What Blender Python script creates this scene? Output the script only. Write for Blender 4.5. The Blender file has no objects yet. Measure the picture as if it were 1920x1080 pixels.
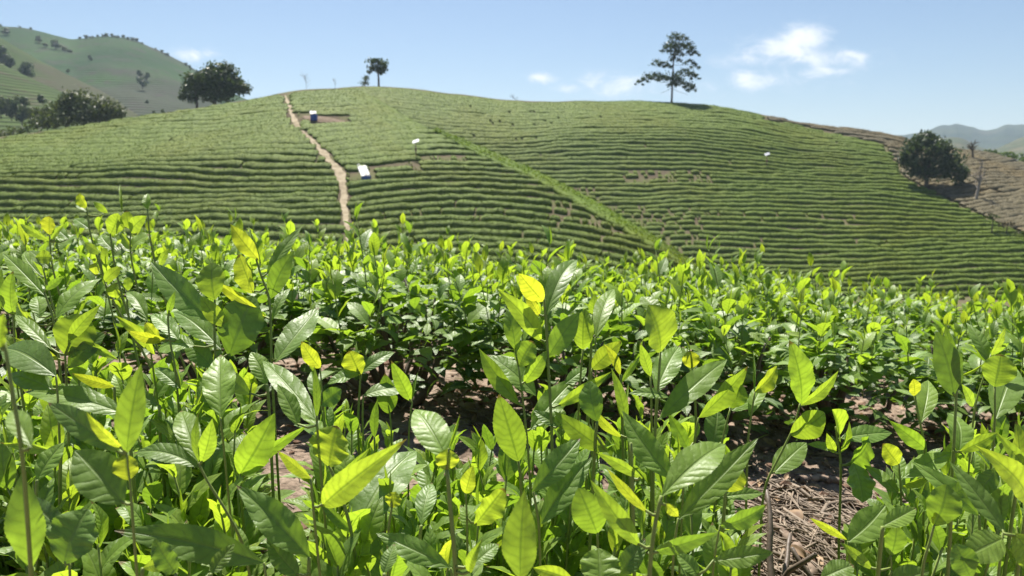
import bpy, math, random
import numpy as np
R_ = math.radians
scene = bpy.context.scene
COL = scene.collection

# ------------------------------------------------------------------ camera
CAM_Z = 0.50
LENS = 26.0
F = 1920 * LENS / 36.0
PITCH = math.atan((540 - 330) / F)
cam_d = bpy.data.cameras.new("camera")
cam = bpy.data.objects.new("camera", cam_d)
COL.objects.link(cam)
cam.location = (0, 0, CAM_Z)
cam.rotation_euler = (math.pi / 2 - PITCH, 0, 0)
cam_d.lens = LENS
cam_d.sensor_width = 36
cam_d.clip_start = 0.02
cam_d.clip_end = 30000
cam_d.dof.use_dof = True
cam_d.dof.focus_distance = 0.74
cam_d.dof.aperture_fstop = 13.0
scene.camera = cam
scene.render.resolution_x, scene.render.resolution_y = 1024, 576

# ------------------------------------------------------------------ light
SUN_EL, SUN_AZ = R_(60), R_(-14)          # azimuth measured from +Y towards +X
sun_dir = np.array([math.sin(SUN_AZ) * math.cos(SUN_EL), math.cos(SUN_AZ) * math.cos(SUN_EL), math.sin(SUN_EL)])
sd = bpy.data.lights.new("sun", 'SUN')
sun = bpy.data.objects.new("sun", sd)
COL.objects.link(sun)
sd.energy = 5.0
sd.angle = R_(0.55)
sd.color = (1.0, 0.95, 0.86)
from mathutils import Vector
sun.rotation_euler = Vector(sun_dir).to_track_quat('Z', 'Y').to_euler()

scene.view_settings.view_transform = 'Standard'
scene.view_settings.look = 'None'
scene.view_settings.exposure = 1.18
scene.view_settings.gamma = 1.0
scene.cycles.max_bounces = 10
scene.cycles.diffuse_bounces = 6
scene.cycles.glossy_bounces = 2
scene.cycles.transmission_bounces = 6
scene.cycles.transparent_max_bounces = 4
scene.cycles.volume_bounces = 0
scene.cycles.caustics_reflective = False
scene.cycles.caustics_refractive = False
scene.cycles.sample_clamp_indirect = 10.0
scene.cycles.sample_clamp_direct = 12.0
scene.cycles.use_denoising = True

CT, ST = math.cos(PITCH), math.sin(PITCH)
def q_of_y(y):
    m = (540 - np.asarray(y, float)) / F
    return (m * CT - ST) / (CT + m * ST)
def tx_of(x, y):
    return (np.asarray(x, float) - 960) / F * (CT - q_of_y(y) * ST)

class NT:
    """short node-tree writer"""
    def __init__(s, tree):
        s.t = tree; tree.nodes.clear()
    def n(s, kind, **kw):
        nd = s.t.nodes.new(kind)
        ins = kw.pop('ins', {})
        for k, v in kw.items(): setattr(nd, k, v)
        for k, v in ins.items():
            if isinstance(v, bpy.types.NodeSocket): s.t.links.new(v, nd.inputs[k])
            else: nd.inputs[k].default_value = v
        return nd
    def m(s, op, a, b=None, c=None, clamp=False):
        ins = {0: a}
        if b is not None: ins[1] = b
        if c is not None: ins[2] = c
        return s.n('ShaderNodeMath', operation=op, use_clamp=clamp, ins=ins).outputs[0]
    def mix(s, f, a, b, bt='MIX'):
        nd = s.n('ShaderNodeMix', data_type='RGBA', blend_type=bt)
        for i, v in ((0, f), (6, a), (7, b)):
            if isinstance(v, bpy.types.NodeSocket): s.t.links.new(v, nd.inputs[i])
            else: nd.inputs[i].default_value = (*v, 1) if isinstance(v, tuple) and len(v) == 3 else v
        return nd.outputs[2]
    def ramp(s, f, stops, interp='LINEAR'):
        nd = s.n('ShaderNodeValToRGB', ins={0: f})
        cr = nd.color_ramp; cr.interpolation = interp
        while len(cr.elements) < len(stops): cr.elements.new(0.5)
        for e, (p, c) in zip(cr.elements, stops):
            e.position = p; e.color = (*c, 1) if len(c) == 3 else c
        return nd.outputs[0]
    def sm(s, x, a, b):
        return s.n('ShaderNodeMapRange', interpolation_type='SMOOTHSTEP', ins={0: x, 1: a, 2: b, 3: 0.0, 4: 1.0}).outputs[0]
    def noise(s, vec, scale, detail=4, rough=0.55, dist=0.0):
        return s.n('ShaderNodeTexNoise', ins={'Vector': vec, 'Scale': scale, 'Detail': detail, 'Roughness': rough, 'Distortion': dist})
    def link(s, a, b): s.t.links.new(a, b)

# ------------------------------------------------------------------ world: sky with a few fair-weather clouds
world = bpy.data.worlds.new("World"); scene.world = world; world.use_nodes = True
w = NT(world.node_tree)
sky = w.n('ShaderNodeTexSky', sky_type='NISHITA', sun_disc=False, sun_elevation=SUN_EL, sun_rotation=SUN_AZ,
          altitude=200, air_density=1.0, dust_density=0.8, ozone_density=3.5)
SKY_STRENGTH = 0.050
tc = w.n('ShaderNodeTexCoord')
sep = w.n('ShaderNodeSeparateXYZ', ins={0: tc.outputs['Generated']})
dy = w.m('MAXIMUM', sep.outputs[1], 0.02)
tx = w.m('DIVIDE', sep.outputs[0], dy); tz = w.m('DIVIDE', sep.outputs[2], dy)
pv = w.n('ShaderNodeCombineXYZ', ins={0: tx, 1: w.m('MULTIPLY', tz, 1.7), 2: 0.0}).outputs[0]
nz = w.noise(pv, 26.0, 8, 0.62, 0.5).outputs[0]
CLOUDS = [  # centre (tangent coordinates from the directions seen), half sizes, weight
    (1508, 72, 34, 19, 1.15), (1470, 94, 60, 17, 1.0), (1430, 112, 45, 13, .8), (1540, 110, 60, 15, .85), (1592, 103, 38, 9, .7), (1410, 150, 42, 17, .8), (1540, 134, 46, 11, .75),
    (1480, 122, 140, 40, .40), (1118, 152, 26, 13, .75), (1165, 160, 50, 17, .72), (1018, 147, 22, 9, .8), (1062, 165, 26, 8, .6), (1210, 170, 100, 20, .42), (366, 103, 32, 11, .8), (1320, 158, 90, 20, .36)]
acc = None
for (cx, cy, sx, sy, wt) in CLOUDS:
    ax = w.m('MULTIPLY', w.m('SUBTRACT', tx, float(tx_of(cx, cy))), F / (sx * 1.35))
    ay = w.m('MULTIPLY', w.m('SUBTRACT', tz, float(q_of_y(cy))), F / (sy * 1.3))
    r2 = w.m('ADD', w.m('MULTIPLY', ax, ax), w.m('MULTIPLY', ay, ay))
    g = w.m('MULTIPLY', w.m('EXPONENT', w.m('MULTIPLY', r2, -0.9)), wt)
    acc = g if acc is None else w.m('MAXIMUM', acc, g)
dens = w.m('ADD', acc, w.m('MULTIPLY', w.m('SUBTRACT', nz, 0.52), 1.9))
dens = w.m('MULTIPLY', w.sm(dens, 0.05, 1.2), w.m('MULTIPLY', w.m('MULTIPLY', acc, 2.4, clamp=True), w.m('GREATER_THAN', sep.outputs[1], 0.05)))
cloud_col = w.mix(w.sm(dens, 0.1, 0.8), (7.6, 8.2, 9.2), (9.6, 9.8, 10.2))
col = w.mix(w.m('MULTIPLY', dens, 0.95, clamp=True), sky.outputs[0], cloud_col)
bg = w.n('ShaderNodeBackground', ins={'Color': col, 'Strength': SKY_STRENGTH})
w.link(bg.outputs[0], w.n('ShaderNodeOutputWorld').inputs[0])

# ------------------------------------------------------------------ helpers
rng = np.random.default_rng(11)
random.seed(5)
ORIGIN = {}
def V3(*a): return np.array(a, float)
def nrm(v): return v / (np.linalg.norm(v) + 1e-12)
def tag(o, label=None, cat=None, group=None, kind=None):
    if label: o['label'] = label
    if cat: o['category'] = cat
    if group: o['group'] = group
    if kind: o['kind'] = kind
    return o
def empty(name, loc, label, cat, group=None):
    o = bpy.data.objects.new(name, None); COL.objects.link(o)
    o.location = [float(c) for c in loc]; o.empty_display_size = 0.1
    ORIGIN[o.name] = np.array(loc, float)
    return tag(o, label, cat, group)
def mesh_data(name, V, Q, mat, attr=None, uv=None, T=None, smooth=True, mat_ids=None):
    V = np.asarray(V, np.float32)
    me = bpy.data.meshes.new(name)
    nq = 0 if Q is None else len(Q); nt = 0 if T is None else len(T)
    me.vertices.add(len(V)); me.vertices.foreach_set('co', V.ravel())
    idx = []
    if nq: idx.append(np.asarray(Q, np.int32).ravel())
    if nt: idx.append(np.asarray(T, np.int32).ravel())
    idx = np.concatenate(idx) if idx else np.zeros(0, np.int32)
    me.loops.add(len(idx)); me.loops.foreach_set('vertex_index', idx)
    me.polygons.add(nq + nt)
    st = np.concatenate([np.arange(nq) * 4, nq * 4 + np.arange(nt) * 3]).astype(np.int32)
    me.polygons.foreach_set('loop_start', st)
    me.polygons.foreach_set('use_smooth', np.full(nq + nt, smooth))
    for mm in (mat if isinstance(mat, (list, tuple)) else [mat]): me.materials.append(mm)
    if mat_ids is not None: me.polygons.foreach_set('material_index', np.asarray(mat_ids, np.int32))
    if attr is not None:
        a = me.color_attributes.new('leafdata', 'FLOAT_COLOR', 'POINT')
        a.data.foreach_set('color', np.asarray(attr, np.float32).ravel())
    if uv is not None:
        l = me.uv_layers.new(name='UVMap')
        l.data.foreach_set('uv', np.asarray(uv, np.float32)[idx].ravel())
    me.update(calc_edges=True)
    return me
def link(name, me, parent=None):
    o = bpy.data.objects.new(name, me); COL.objects.link(o)
    if parent is not None: o.parent = parent
    return o
def add(name, V, Q, mat, parent=None, **kw):
    V = np.asarray(V, float)
    if parent is not None:
        p = parent
        while p.parent is not None: p = p.parent
        V = V - ORIGIN[p.name]
    return link(name, mesh_data(name, V, Q, mat, **kw), parent)
class MB:
    def __init__(s): s.V = []; s.Q = []; s.A = []; s.U = []; s.n = 0; s.M = []
    def put(s, V, Q, A=None, U=None, m=0):
        V = np.asarray(V, float); s.V.append(V); s.Q.append(np.asarray(Q, int) + s.n); s.n += len(V)
        s.A.append(np.tile([0.5, 0.5, 0.5, 1], (len(V), 1)) if A is None else A)
        s.U.append(np.zeros((len(V), 2)) if U is None else U)
        s.M.append(np.full(len(Q), m))
    def mesh(s, name, mat, smooth=True, off=None):
        V = np.concatenate(s.V)
        if off is not None: V = V - off
        return mesh_data(name, V, np.concatenate(s.Q), mat, attr=np.concatenate(s.A), uv=np.concatenate(s.U), smooth=smooth, mat_ids=np.concatenate(s.M))
    def obj(s, name, mat, parent=None, smooth=True):
        if not s.V: return None
        off = None
        if parent is not None:
            p = parent
            while p.parent is not None: p = p.parent
            off = ORIGIN[p.name]
        return link(name, s.mesh(name, mat, smooth, off), parent)
def tube(mb, P, rad, n=7, A=None, m=0, cap=True):
    P = np.asarray(P, float); k = len(P); rad = np.broadcast_to(np.asarray(rad, float), (k,))
    T = np.gradient(P, axis=0); T /= np.linalg.norm(T, axis=1)[:, None] + 1e-12
    ref = V3(0.31, 0.2, 0.93) if abs(T[0] @ V3(0.31, 0.2, 0.93)) < 0.9 else V3(1, 0, 0)
    U = np.cross(T, ref); U /= np.linalg.norm(U, axis=1)[:, None] + 1e-12
    W = np.cross(T, U)
    th = np.arange(n) / n * 2 * np.pi
    V = P[:, None, :] + rad[:, None, None] * (np.cos(th)[None, :, None] * U[:, None, :] + np.sin(th)[None, :, None] * W[:, None, :])
    V = V.reshape(-1, 3)
    i = np.arange(k - 1)[:, None]; j = np.arange(n)[None, :]
    Q = np.stack([i * n + j, i * n + (j + 1) % n, (i + 1) * n + (j + 1) % n, (i + 1) * n + j], -1).reshape(-1, 4)
    if cap:
        c = len(V); V = np.vstack([V, P[0] - T[0] * rad[0] * .3, P[-1] + T[-1] * rad[-1] * .5])
        ex = []
        for a in range(0, n - 1, 2):
            ex.append([c, (a + 2) % n, a + 1, a]); ex.append([c + 1, (k - 1) * n + a, (k - 1) * n + a + 1, (k - 1) * n + (a + 2) % n])
        if n % 2:
            ex.append([c, 0, n - 1, n - 1][:3] + [n - 1]) if False else None
        Q = np.vstack([Q, np.array(ex)])
    AA = None if A is None else np.tile(A, (len(V), 1))
    mb.put(V, Q, AA, None, m)
def box(mb, c, ex, ey, ez, m=0, bev=0.0):
    """box from centre and three half-extent vectors, with chamfered edges"""
    c, ex, ey, ez = map(lambda a: np.asarray(a, float), (c, ex, ey, ez))
    b = 1 - bev
    V = []; 
    for sx in (-1, 1):
        for sy in (-1, 1):
            for sz in (-1, 1):
                V += [c + sx*ex + sy*ey*b + sz*ez*b, c + sx*ex*b + sy*ey + sz*ez*b, c + sx*ex*b + sy*ey*b + sz*ez]
    id_ = lambda sx, sy, sz, a: ((sx > 0) * 4 + (sy > 0) * 2 + (sz > 0)) * 3 + a
    Q = []
    for s in (-1, 1):
        Q.append([id_(s,-1,-1,0), id_(s,1,-1,0), id_(s,1,1,0), id_(s,-1,1,0)][::s])
        Q.append([id_(-1,s,-1,1), id_(-1,s,1,1), id_(1,s,1,1), id_(1,s,-1,1)][::s])
        Q.append([id_(-1,-1,s,2), id_(1,-1,s,2), id_(1,1,s,2), id_(-1,1,s,2)][::s])
    for s in (-1, 1):
        for t in (-1, 1):
            Q.append([id_(s,t,-1,0), id_(s,t,-1,1), id_(s,t,1,1), id_(s,t,1,0)])
            Q.append([id_(s,-1,t,0), id_(s,-1,t,2), id_(s,1,t,2), id_(s,1,t,0)])
            Q.append([id_(-1,s,t,1), id_(-1,s,t,2), id_(1,s,t,2), id_(1,s,t,1)])
            for r in (-1, 1):
                Q.append([id_(s,t,r,0), id_(s,t,r,1), id_(s,t,r,2), id_(s,t,r,2)])
    Q = [q for q in Q if len(set(q)) == 4]
    mb.put(V, Q, None, None, m)
# value noise -------------------------------------------------------
_tab = np.random.default_rng(3).random((256, 256))
def vnoise(x, y):
    x = np.asarray(x, float); y = np.asarray(y, float)
    xi = np.floor(x).astype(int); yi = np.floor(y).astype(int)
    fx = x - xi; fy = y - yi; fx = fx*fx*(3-2*fx); fy = fy*fy*(3-2*fy)
    g = lambda a, b: _tab[a & 255, b & 255]
    return (g(xi, yi)*(1-fx)+g(xi+1, yi)*fx)*(1-fy)+(g(xi, yi+1)*(1-fx)+g(xi+1, yi+1)*fx)*fy
def fbm(x, y, o=4):
    s = 0; a = .5
    for i in range(o):
        s = s + a * (vnoise(x * 2**i + 17.3*i, y * 2**i + 5.1*i) - .5); a *= .5
    return s * 2

def ray(x, y):
    X = (x - 960) / F; Y = (540 - y) / F
    return V3(X, CT + Y * ST, -ST + Y * CT)          # per unit depth
CAM = V3(0, 0, CAM_Z)
def at(x, y, d): return CAM + ray(x, y) * d
def project(P):
    p = np.asarray(P, float) - CAM
    d = p[..., 1] * CT - p[..., 2] * ST
    u = p[..., 1] * ST + p[..., 2] * CT
    return 960 + F * p[..., 0] / d, 540 - F * u / d, d

# ------------------------------------------------------------------ materials
def mat(name):
    m = bpy.data.materials.new(name); m.use_nodes = True
    return m, NT(m.node_tree)
def out(nt, sh): nt.link(sh, nt.n('ShaderNodeOutputMaterial').inputs[0])
def bsdf(nt, **ins):
    p = nt.n('ShaderNodeBsdfPrincipled', ins={k.replace('_', ' '): v for k, v in ins.items()})
    if isinstance(ins.get('Roughness'), float) and ins['Roughness'] > .75: p.inputs['Specular IOR Level'].default_value = 0.06   # matt earth and far slopes
    return p

def leaf_material():
    m, t = mat('tea_leaf')
    at_ = t.n('ShaderNodeAttribute', attribute_name='leafdata')
    sp = t.n('ShaderNodeSeparateColor', ins={0: at_.outputs['Color']})
    age, tint, rnd = sp.outputs[0], sp.outputs[1], sp.outputs[2]
    uv = t.n('ShaderNodeUVMap'); su = t.n('ShaderNodeSeparateXYZ', ins={0: uv.outputs[0]})
    s = t.m('ABSOLUTE', t.m('SUBTRACT', t.m('MULTIPLY', su.outputs[0], 2.0), 1.0))
    geo = t.n('ShaderNodeNewGeometry')
    wob = t.m('MULTIPLY', t.noise(geo.outputs['Position'], 90.0, 2).outputs[0], 0.16)
    ph = t.m('MULTIPLY', t.m('SUBTRACT', t.m('ADD', su.outputs[1], wob), t.m('MULTIPLY', t.m('POWER', s, 1.3), 0.13)), t.m('ADD', 6.5, t.m('MULTIPLY', rnd, 4.5)))
    tri = t.m('MULTIPLY', t.m('ABSOLUTE', t.m('SUBTRACT', t.m('FRACT', ph), 0.5)), 2.0)      # 1 on a lateral vein
    lat = t.m('POWER', tri, 14.0)
    mid = t.m('SUBTRACT', 1.0, t.sm(s, 0.03, 0.11))
    vein = t.m('MAXIMUM', t.m('MULTIPLY', lat, 0.30), mid)
    nz = t.noise(geo.outputs['Position'], 60.0, 3)
    nzf = t.noise(geo.outputs['Position'], 420.0, 3)
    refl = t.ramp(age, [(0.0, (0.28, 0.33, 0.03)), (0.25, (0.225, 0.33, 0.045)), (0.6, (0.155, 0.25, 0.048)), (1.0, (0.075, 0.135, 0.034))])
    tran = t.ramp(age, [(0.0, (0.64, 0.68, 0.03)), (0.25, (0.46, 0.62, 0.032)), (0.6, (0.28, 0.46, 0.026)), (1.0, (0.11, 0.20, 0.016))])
    bri = t.m('ADD', 0.72, t.m('ADD', t.m('MULTIPLY', tint, 0.34), t.m('MULTIPLY', nz.outputs[0], 0.24)))
    refl = t.mix(1.0, refl, bri, 'MULTIPLY')
    refl = t.mix(t.m('MULTIPLY', vein, 0.5), refl, (0.26, 0.36, 0.09))
    tran = t.mix(1.0, tran, bri, 'MULTIPLY')
    tran = t.mix(t.m('MULTIPLY', vein, 0.7), tran, t.mix(1.0, tran, (0.36, 0.44, 0.3), 'MULTIPLY'))
    pilc = t.m('ADD', 0.82, t.m('MULTIPLY', t.m('SUBTRACT', 1.0, t.m('MULTIPLY', tri, tri)), 0.22))
    blot = t.noise(geo.outputs['Position'], 170.0, 4, 0.65)
    tran = t.mix(1.0, tran, t.m('MULTIPLY', pilc, t.m('ADD', 0.72, t.m('MULTIPLY', blot.outputs[0], 0.56))), 'MULTIPLY')
    refl = t.mix(1.0, refl, t.m('ADD', 0.75, t.m('MULTIPLY', blot.outputs[0], 0.5)), 'MULTIPLY')
    # underside: paler and duller
    back = geo.outputs['Backfacing']
    refl = t.mix(t.m('MULTIPLY', back, 0.5), refl, t.mix(0.6, refl, (0.15, 0.23, 0.06)))
    # blemishes: a few brown specks with their own shape
    spot = t.m('MULTIPLY', t.sm(t.noise(geo.outputs['Position'], 130.0, 1).outputs[0], 0.80, 0.86), 0.5)
    refl = t.mix(spot, refl, (0.14, 0.10, 0.03)); tran = t.mix(spot, tran, (0.16, 0.10, 0.02))
    tip = t.m('MULTIPLY', t.sm(t.m('ADD', su.outputs[1], t.m('MULTIPLY', blot.outputs[0], 0.12)), 0.98, 1.02), t.m('GREATER_THAN', rnd, 0.72))
    refl = t.mix(t.m('MULTIPLY', tip, 0.8), refl, (0.16, 0.09, 0.03)); tran = t.mix(t.m('MULTIPLY', tip, 0.8), tran, (0.16, 0.08, 0.02))
    pil = t.m('MULTIPLY', t.m('SUBTRACT', 1.0, t.m('MULTIPLY', tri, tri)), t.m('ADD', 0.25, t.m('MULTIPLY', nz.outputs[0], 0.7)))
    h = t.m('ADD', t.m('MULTIPLY', pil, t.sm(s, 0.0, 0.35)), t.m('MULTIPLY', nzf.outputs[0], 0.35))
    h = t.m('SUBTRACT', t.m('ADD', h, t.m('MULTIPLY', nz.outputs[0], 1.0)), t.m('MULTIPLY', mid, 1.0))
    bmp = t.n('ShaderNodeBump', ins={'Strength': 0.42, 'Distance': 0.0012, 'Height': h})
    rough = t.m('ADD', t.m('ADD', 0.38, t.m('MULTIPLY', nzf.outputs[0], 0.18)), t.m('MULTIPLY', back, 0.25))
    p = bsdf(t, Base_Color=refl, Roughness=rough, Normal=bmp.outputs[0])
    p.inputs['Specular IOR Level'].default_value = 0.5
    tr = t.n('ShaderNodeBsdfTranslucent', ins={'Color': tran})
    fac = t.m('SUBTRACT', 0.56, t.m('MULTIPLY', age, 0.22))
    mx = t.n('ShaderNodeMixShader', ins={0: fac, 1: p.outputs[0], 2: tr.outputs[0]})
    out(t, mx.outputs[0]); return m
M_LEAF = leaf_material()

def stem_material():
    m, t = mat('tea_stem')
    geo = t.n('ShaderNodeNewGeometry')
    at_ = t.n('ShaderNodeAttribute', attribute_name='leafdata')
    sp = t.n('ShaderNodeSeparateColor', ins={0: at_.outputs['Color']})
    nz = t.noise(geo.outputs['Position'], 160.0, 3)
    green = t.mix(nz.outputs[0], (0.13, 0.19, 0.03), (0.24, 0.29, 0.06))
    wood = t.mix(nz.outputs[0], (0.055, 0.038, 0.026), (0.17, 0.13, 0.10))
    c = t.mix(t.sm(sp.outputs[0], 0.45, 0.75), green, wood)
    bmp = t.n('ShaderNodeBump', ins={'Strength': 0.5, 'Distance': 0.001, 'Height': nz.outputs[0]})
    out(t, bsdf(t, Base_Color=c, Roughness=0.55, Normal=bmp.outputs[0]).outputs[0]); return m
M_STEM = stem_material()

def hedge_material(name, dark, light, soil_mix=0.0, trans=0.28):
    m, t = mat(name)
    geo = t.n('ShaderNodeNewGeometry')
    at_ = t.n('ShaderNodeAttribute', attribute_name='leafdata')
    sp = t.n('ShaderNodeSeparateColor', ins={0: at_.outputs['Color']})
    nz = t.noise(geo.outputs['Position'], 1.6, 6, 0.62)
    nf = t.noise(geo.outputs['Position'], 9.0, 3, 0.6)
    n2 = t.noise(geo.outputs['Position'], 0.09, 3, 0.6)
    f = t.m('ADD', t.m('MULTIPLY', nz.outputs[0], 0.55), t.m('MULTIPLY', sp.outputs[1], 0.45))
    c = t.mix(t.sm(f, 0.25, 0.75), dark, light)
    c = t.mix(t.m('MULTIPLY', t.sm(n2.outputs[0], 0.42, 0.68), 0.5), c, t.mix(1.0, c, (1.15, 0.95, 0.6), 'MULTIPLY'))
    if soil_mix: c = t.mix(t.m('MULTIPLY', t.sm(nf.outputs[0], .5, .7), soil_mix), c, (0.12, 0.085, 0.06))
    hh = t.m('ADD', nf.outputs[0], t.m('MULTIPLY', nz.outputs[0], 1.4))
    bmp = t.n('ShaderNodeBump', ins={'Strength': 0.6, 'Distance': 0.15, 'Height': hh})
    p = bsdf(t, Base_Color=c, Roughness=0.6, Normal=bmp.outputs[0]); p.inputs['Specular IOR Level'].default_value = 0.07
    tr = t.n('ShaderNodeBsdfTranslucent', ins={'Color': t.mix(1.0, c, (1.5, 1.5, 0.6), 'MULTIPLY')})
    out(t, t.n('ShaderNodeMixShader', ins={0: trans, 1: p.outputs[0], 2: tr.outputs[0]}).outputs[0]); return m
M_HEDGE = hedge_material('tea_hedge_foliage', (0.070, 0.106, 0.015), (0.148, 0.205, 0.034), trans=0.15)
M_EDGE = hedge_material('fresh_tea_foliage', (0.10, 0.16, 0.02), (0.17, 0.245, 0.035))  # lighter copy of the hedge foliage, brightness of the turned flank painted in
M_PRUNED = hedge_material('pruned_tea_wood', (0.082, 0.074, 0.042), (0.155, 0.132, 0.078), 0.4, 0.05)

def foliage_material(name, dark, light, trans=0.22):
    m, t = mat(name)
    geo = t.n('ShaderNodeNewGeometry')
    at_ = t.n('ShaderNodeAttribute', attribute_name='leafdata')
    sp = t.n('ShaderNodeSeparateColor', ins={0: at_.outputs['Color']})
    nz = t.noise(geo.outputs['Position'], 0.9, 4, 0.6)
    f = t.m('ADD', t.m('MULTIPLY', nz.outputs[0], 0.6), t.m('MULTIPLY', sp.outputs[1], 0.4))
    c = t.mix(t.sm(f, 0.3, 0.7), dark, light)
    p = bsdf(t, Base_Color=c, Roughness=0.5); p.inputs['Specular IOR Level'].default_value = 0.2
    tr = t.n('ShaderNodeBsdfTranslucent', ins={'Color': t.mix(1.0, c, (1.5, 1.6, 0.7), 'MULTIPLY')})
    out(t, t.n('ShaderNodeMixShader', ins={0: trans, 1: p.outputs[0], 2: tr.outputs[0]}).outputs[0]); return m
M_TREE = foliage_material('dark_tree_foliage', (0.030, 0.050, 0.017), (0.075, 0.105, 0.032))
M_TREE2 = foliage_material('olive_tree_foliage', (0.040, 0.058, 0.016), (0.095, 0.115, 0.030))
M_TREE3 = foliage_material('bluish_tree_foliage', (0.032, 0.052, 0.024), (0.080, 0.110, 0.050))
M_SHRUB = foliage_material('bright_shrub_foliage', (0.05, 0.085, 0.02), (0.11, 0.16, 0.04))

def simple(name, c1, c2, scale, rough=0.8, bump=0.3, bd=0.02, det=5):
    m, t = mat(name)
    geo = t.n('ShaderNodeNewGeometry')
    nz = t.noise(geo.outputs['Position'], scale, det, 0.6)
    c = t.mix(t.sm(nz.outputs[0], 0.3, 0.7), c1, c2)
    bmp = t.n('ShaderNodeBump', ins={'Strength': bump, 'Distance': bd, 'Height': nz.outputs[0]})
    out(t, bsdf(t, Base_Color=c, Roughness=rough, Normal=bmp.outputs[0]).outputs[0]); return m
M_BARK = simple('tree_bark', (0.07, 0.055, 0.04), (0.16, 0.13, 0.10), 6.0, .85, .6, .05)
M_PALEBARK = simple('pale_bare_wood', (0.20, 0.17, 0.14), (0.36, 0.32, 0.28), 6.0, .85, .4, .03)
M_PATH = simple('trodden_earth', (0.23, 0.188, 0.125), (0.38, 0.32, 0.225), 1.4, .95, .5, .06)
M_BARE = simple('bare_earth', (0.12, 0.09, 0.062), (0.22, 0.17, 0.125), 1.1, .95, .5, .08)
M_STRAW = simple('dry_straw', (0.12, 0.088, 0.062), (0.29, 0.225, 0.16), 40.0, .7, .2, .001)
M_TWIG = simple('dead_twig', (0.12, 0.085, 0.065), (0.30, 0.23, 0.18), 55.0, .8, .5, .002)
M_DEADLEAF = simple('dead_leaf', (0.10, 0.055, 0.03), (0.30, 0.20, 0.11), 30.0, .7, .3, .001)
M_CLOD = simple('soil_clod', (0.10, 0.062, 0.042), (0.25, 0.165, 0.12), 45.0, .95, .8, .004)
M_WHITE = simple('white_painted_sheet', (0.42, 0.41, 0.40), (0.60, 0.59, 0.58), 2.0, .45, .1, .01)
M_RUST = simple('rusty_sheet_streaks', (0.42, 0.22, 0.12), (0.66, 0.50, 0.40), 3.0, .6, .2, .01)
M_BLUE = simple('blue_plastic', (0.012, 0.055, 0.26), (0.02, 0.085, 0.36), 2.0, .4, .05, .01)
M_POST = simple('rusty_post', (0.16, 0.085, 0.05), (0.28, 0.16, 0.10), 5.0, .7, .3, .01)
M_PANEL = simple('pale_grey_panel', (0.36, 0.37, 0.41), (0.46, 0.47, 0.50), 2.0, .35, .05, .01)

def soil_material():
    m, t = mat('tea_garden_soil')
    geo = t.n('ShaderNodeNewGeometry'); pos = geo.outputs['Position']
    n1 = t.noise(pos, 26.0, 8, 0.65); n2 = t.noise(pos, 6.0, 5, 0.6); n3 = t.noise(pos, 0.5, 5, 0.6)
    vo = t.n('ShaderNodeTexVoronoi', ins={'Vector': pos, 'Scale': 75.0, 'Randomness': 1.0})
    c = t.mix(t.sm(n1.outputs[0], 0.3, 0.7), (0.115, 0.082, 0.060), (0.30, 0.228, 0.175))
    c = t.mix(t.m('MULTIPLY', t.sm(n2.outputs[0], .45, .7), .5), c, (0.33, 0.265, 0.21))
    weeds = t.m('MULTIPLY', t.sm(n3.outputs[0], 0.42, 0.60), 0.7)
    sepp = t.n('ShaderNodeSeparateXYZ', ins={0: pos})
    field = t.mix(t.sm(n3.outputs[0], .35, .65), (0.095, 0.075, 0.048), (0.15, 0.118, 0.08))
    c = t.mix(t.sm(sepp.outputs[1], 6.0, 20.0), c, field)
    c = t.mix(t.m('MULTIPLY', weeds, t.sm(sepp.outputs[1], 6.0, 20.0)), c, (0.085, 0.105, 0.032))
    hh = t.m('ADD', t.m('MULTIPLY', vo.outputs[0], -0.6), t.m('ADD', n1.outputs[0], n2.outputs[0]))
    bmp = t.n('ShaderNodeBump', ins={'Strength': 0.9, 'Distance': 0.012, 'Height': hh})
    out(t, bsdf(t, Base_Color=c, Roughness=0.95, Normal=bmp.outputs[0]).outputs[0]); return m
M_SOIL = soil_material()

# ------------------------------------------------------------------ terrain
TXS = np.linspace(-1.6, 1.6, 2001)
def curve(pts, sig=10):
    """smoothed silhouette: list of (x, y) directions -> q sampled over TXS"""
    p = np.array(pts, float)
    v = np.interp(TXS, tx_of(p[:, 0], p[:, 1]), q_of_y(p[:, 1]))
    return smooth(v, sig)
def dcurve(pts, sig=16):
    p = np.array(pts, float)
    return smooth(np.interp(TXS, (p[:, 0] - 960) / F, p[:, 1]), sig)
def smooth(v, sig):
    k = np.exp(-0.5 * (np.arange(-4*sig, 4*sig+1) / sig) ** 2); k /= k.sum()
    return np.convolve(np.pad(v, 4*sig, mode='edge'), k, 'valid')
P_L = P_R = 1.6
QL = curve([(-900, 330), (-300, 285), (0, 257), (100, 243), (200, 227), (300, 212), (400, 198), (470, 186), (520, 175), (580, 167), (640, 165), (690, 178), (740, 208), (790, 240), (860, 266), (930, 290), (990, 318), (1050, 350), (1150, 405), (1240, 462), (1300, 505), (1400, 600), (1600, 820), (2600, 1500)], 8)
RL = dcurve([(-900, 80), (-200, 88), (0, 92), (300, 98), (560, 104), (700, 106), (780, 100), (930, 88), (1050, 78), (1150, 70), (1250, 63), (1400, 56), (2600, 50)])
R0L = RL * 0 + 48.0
R0L = np.minimum(R0L, RL - 8)
Q0L = np.minimum(q_of_y(560), QL - 0.03)
QR = curve([(-900, 420), (300, 265), (480, 205), (560, 180), (620, 168), (680, 162), (725, 161), (780, 167), (860, 177), (940, 188), (1000, 191.5), (1100, 190.5), (1200, 192), (1280, 194.5), (1340, 200), (1400, 209), (1450, 219), (1500, 230), (1550, 236), (1600, 242), (1660, 252), (1700, 262), (1740, 271), (1786, 280), (1850, 287), (1920, 307), (2100, 350), (2800, 420)], 6)
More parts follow.
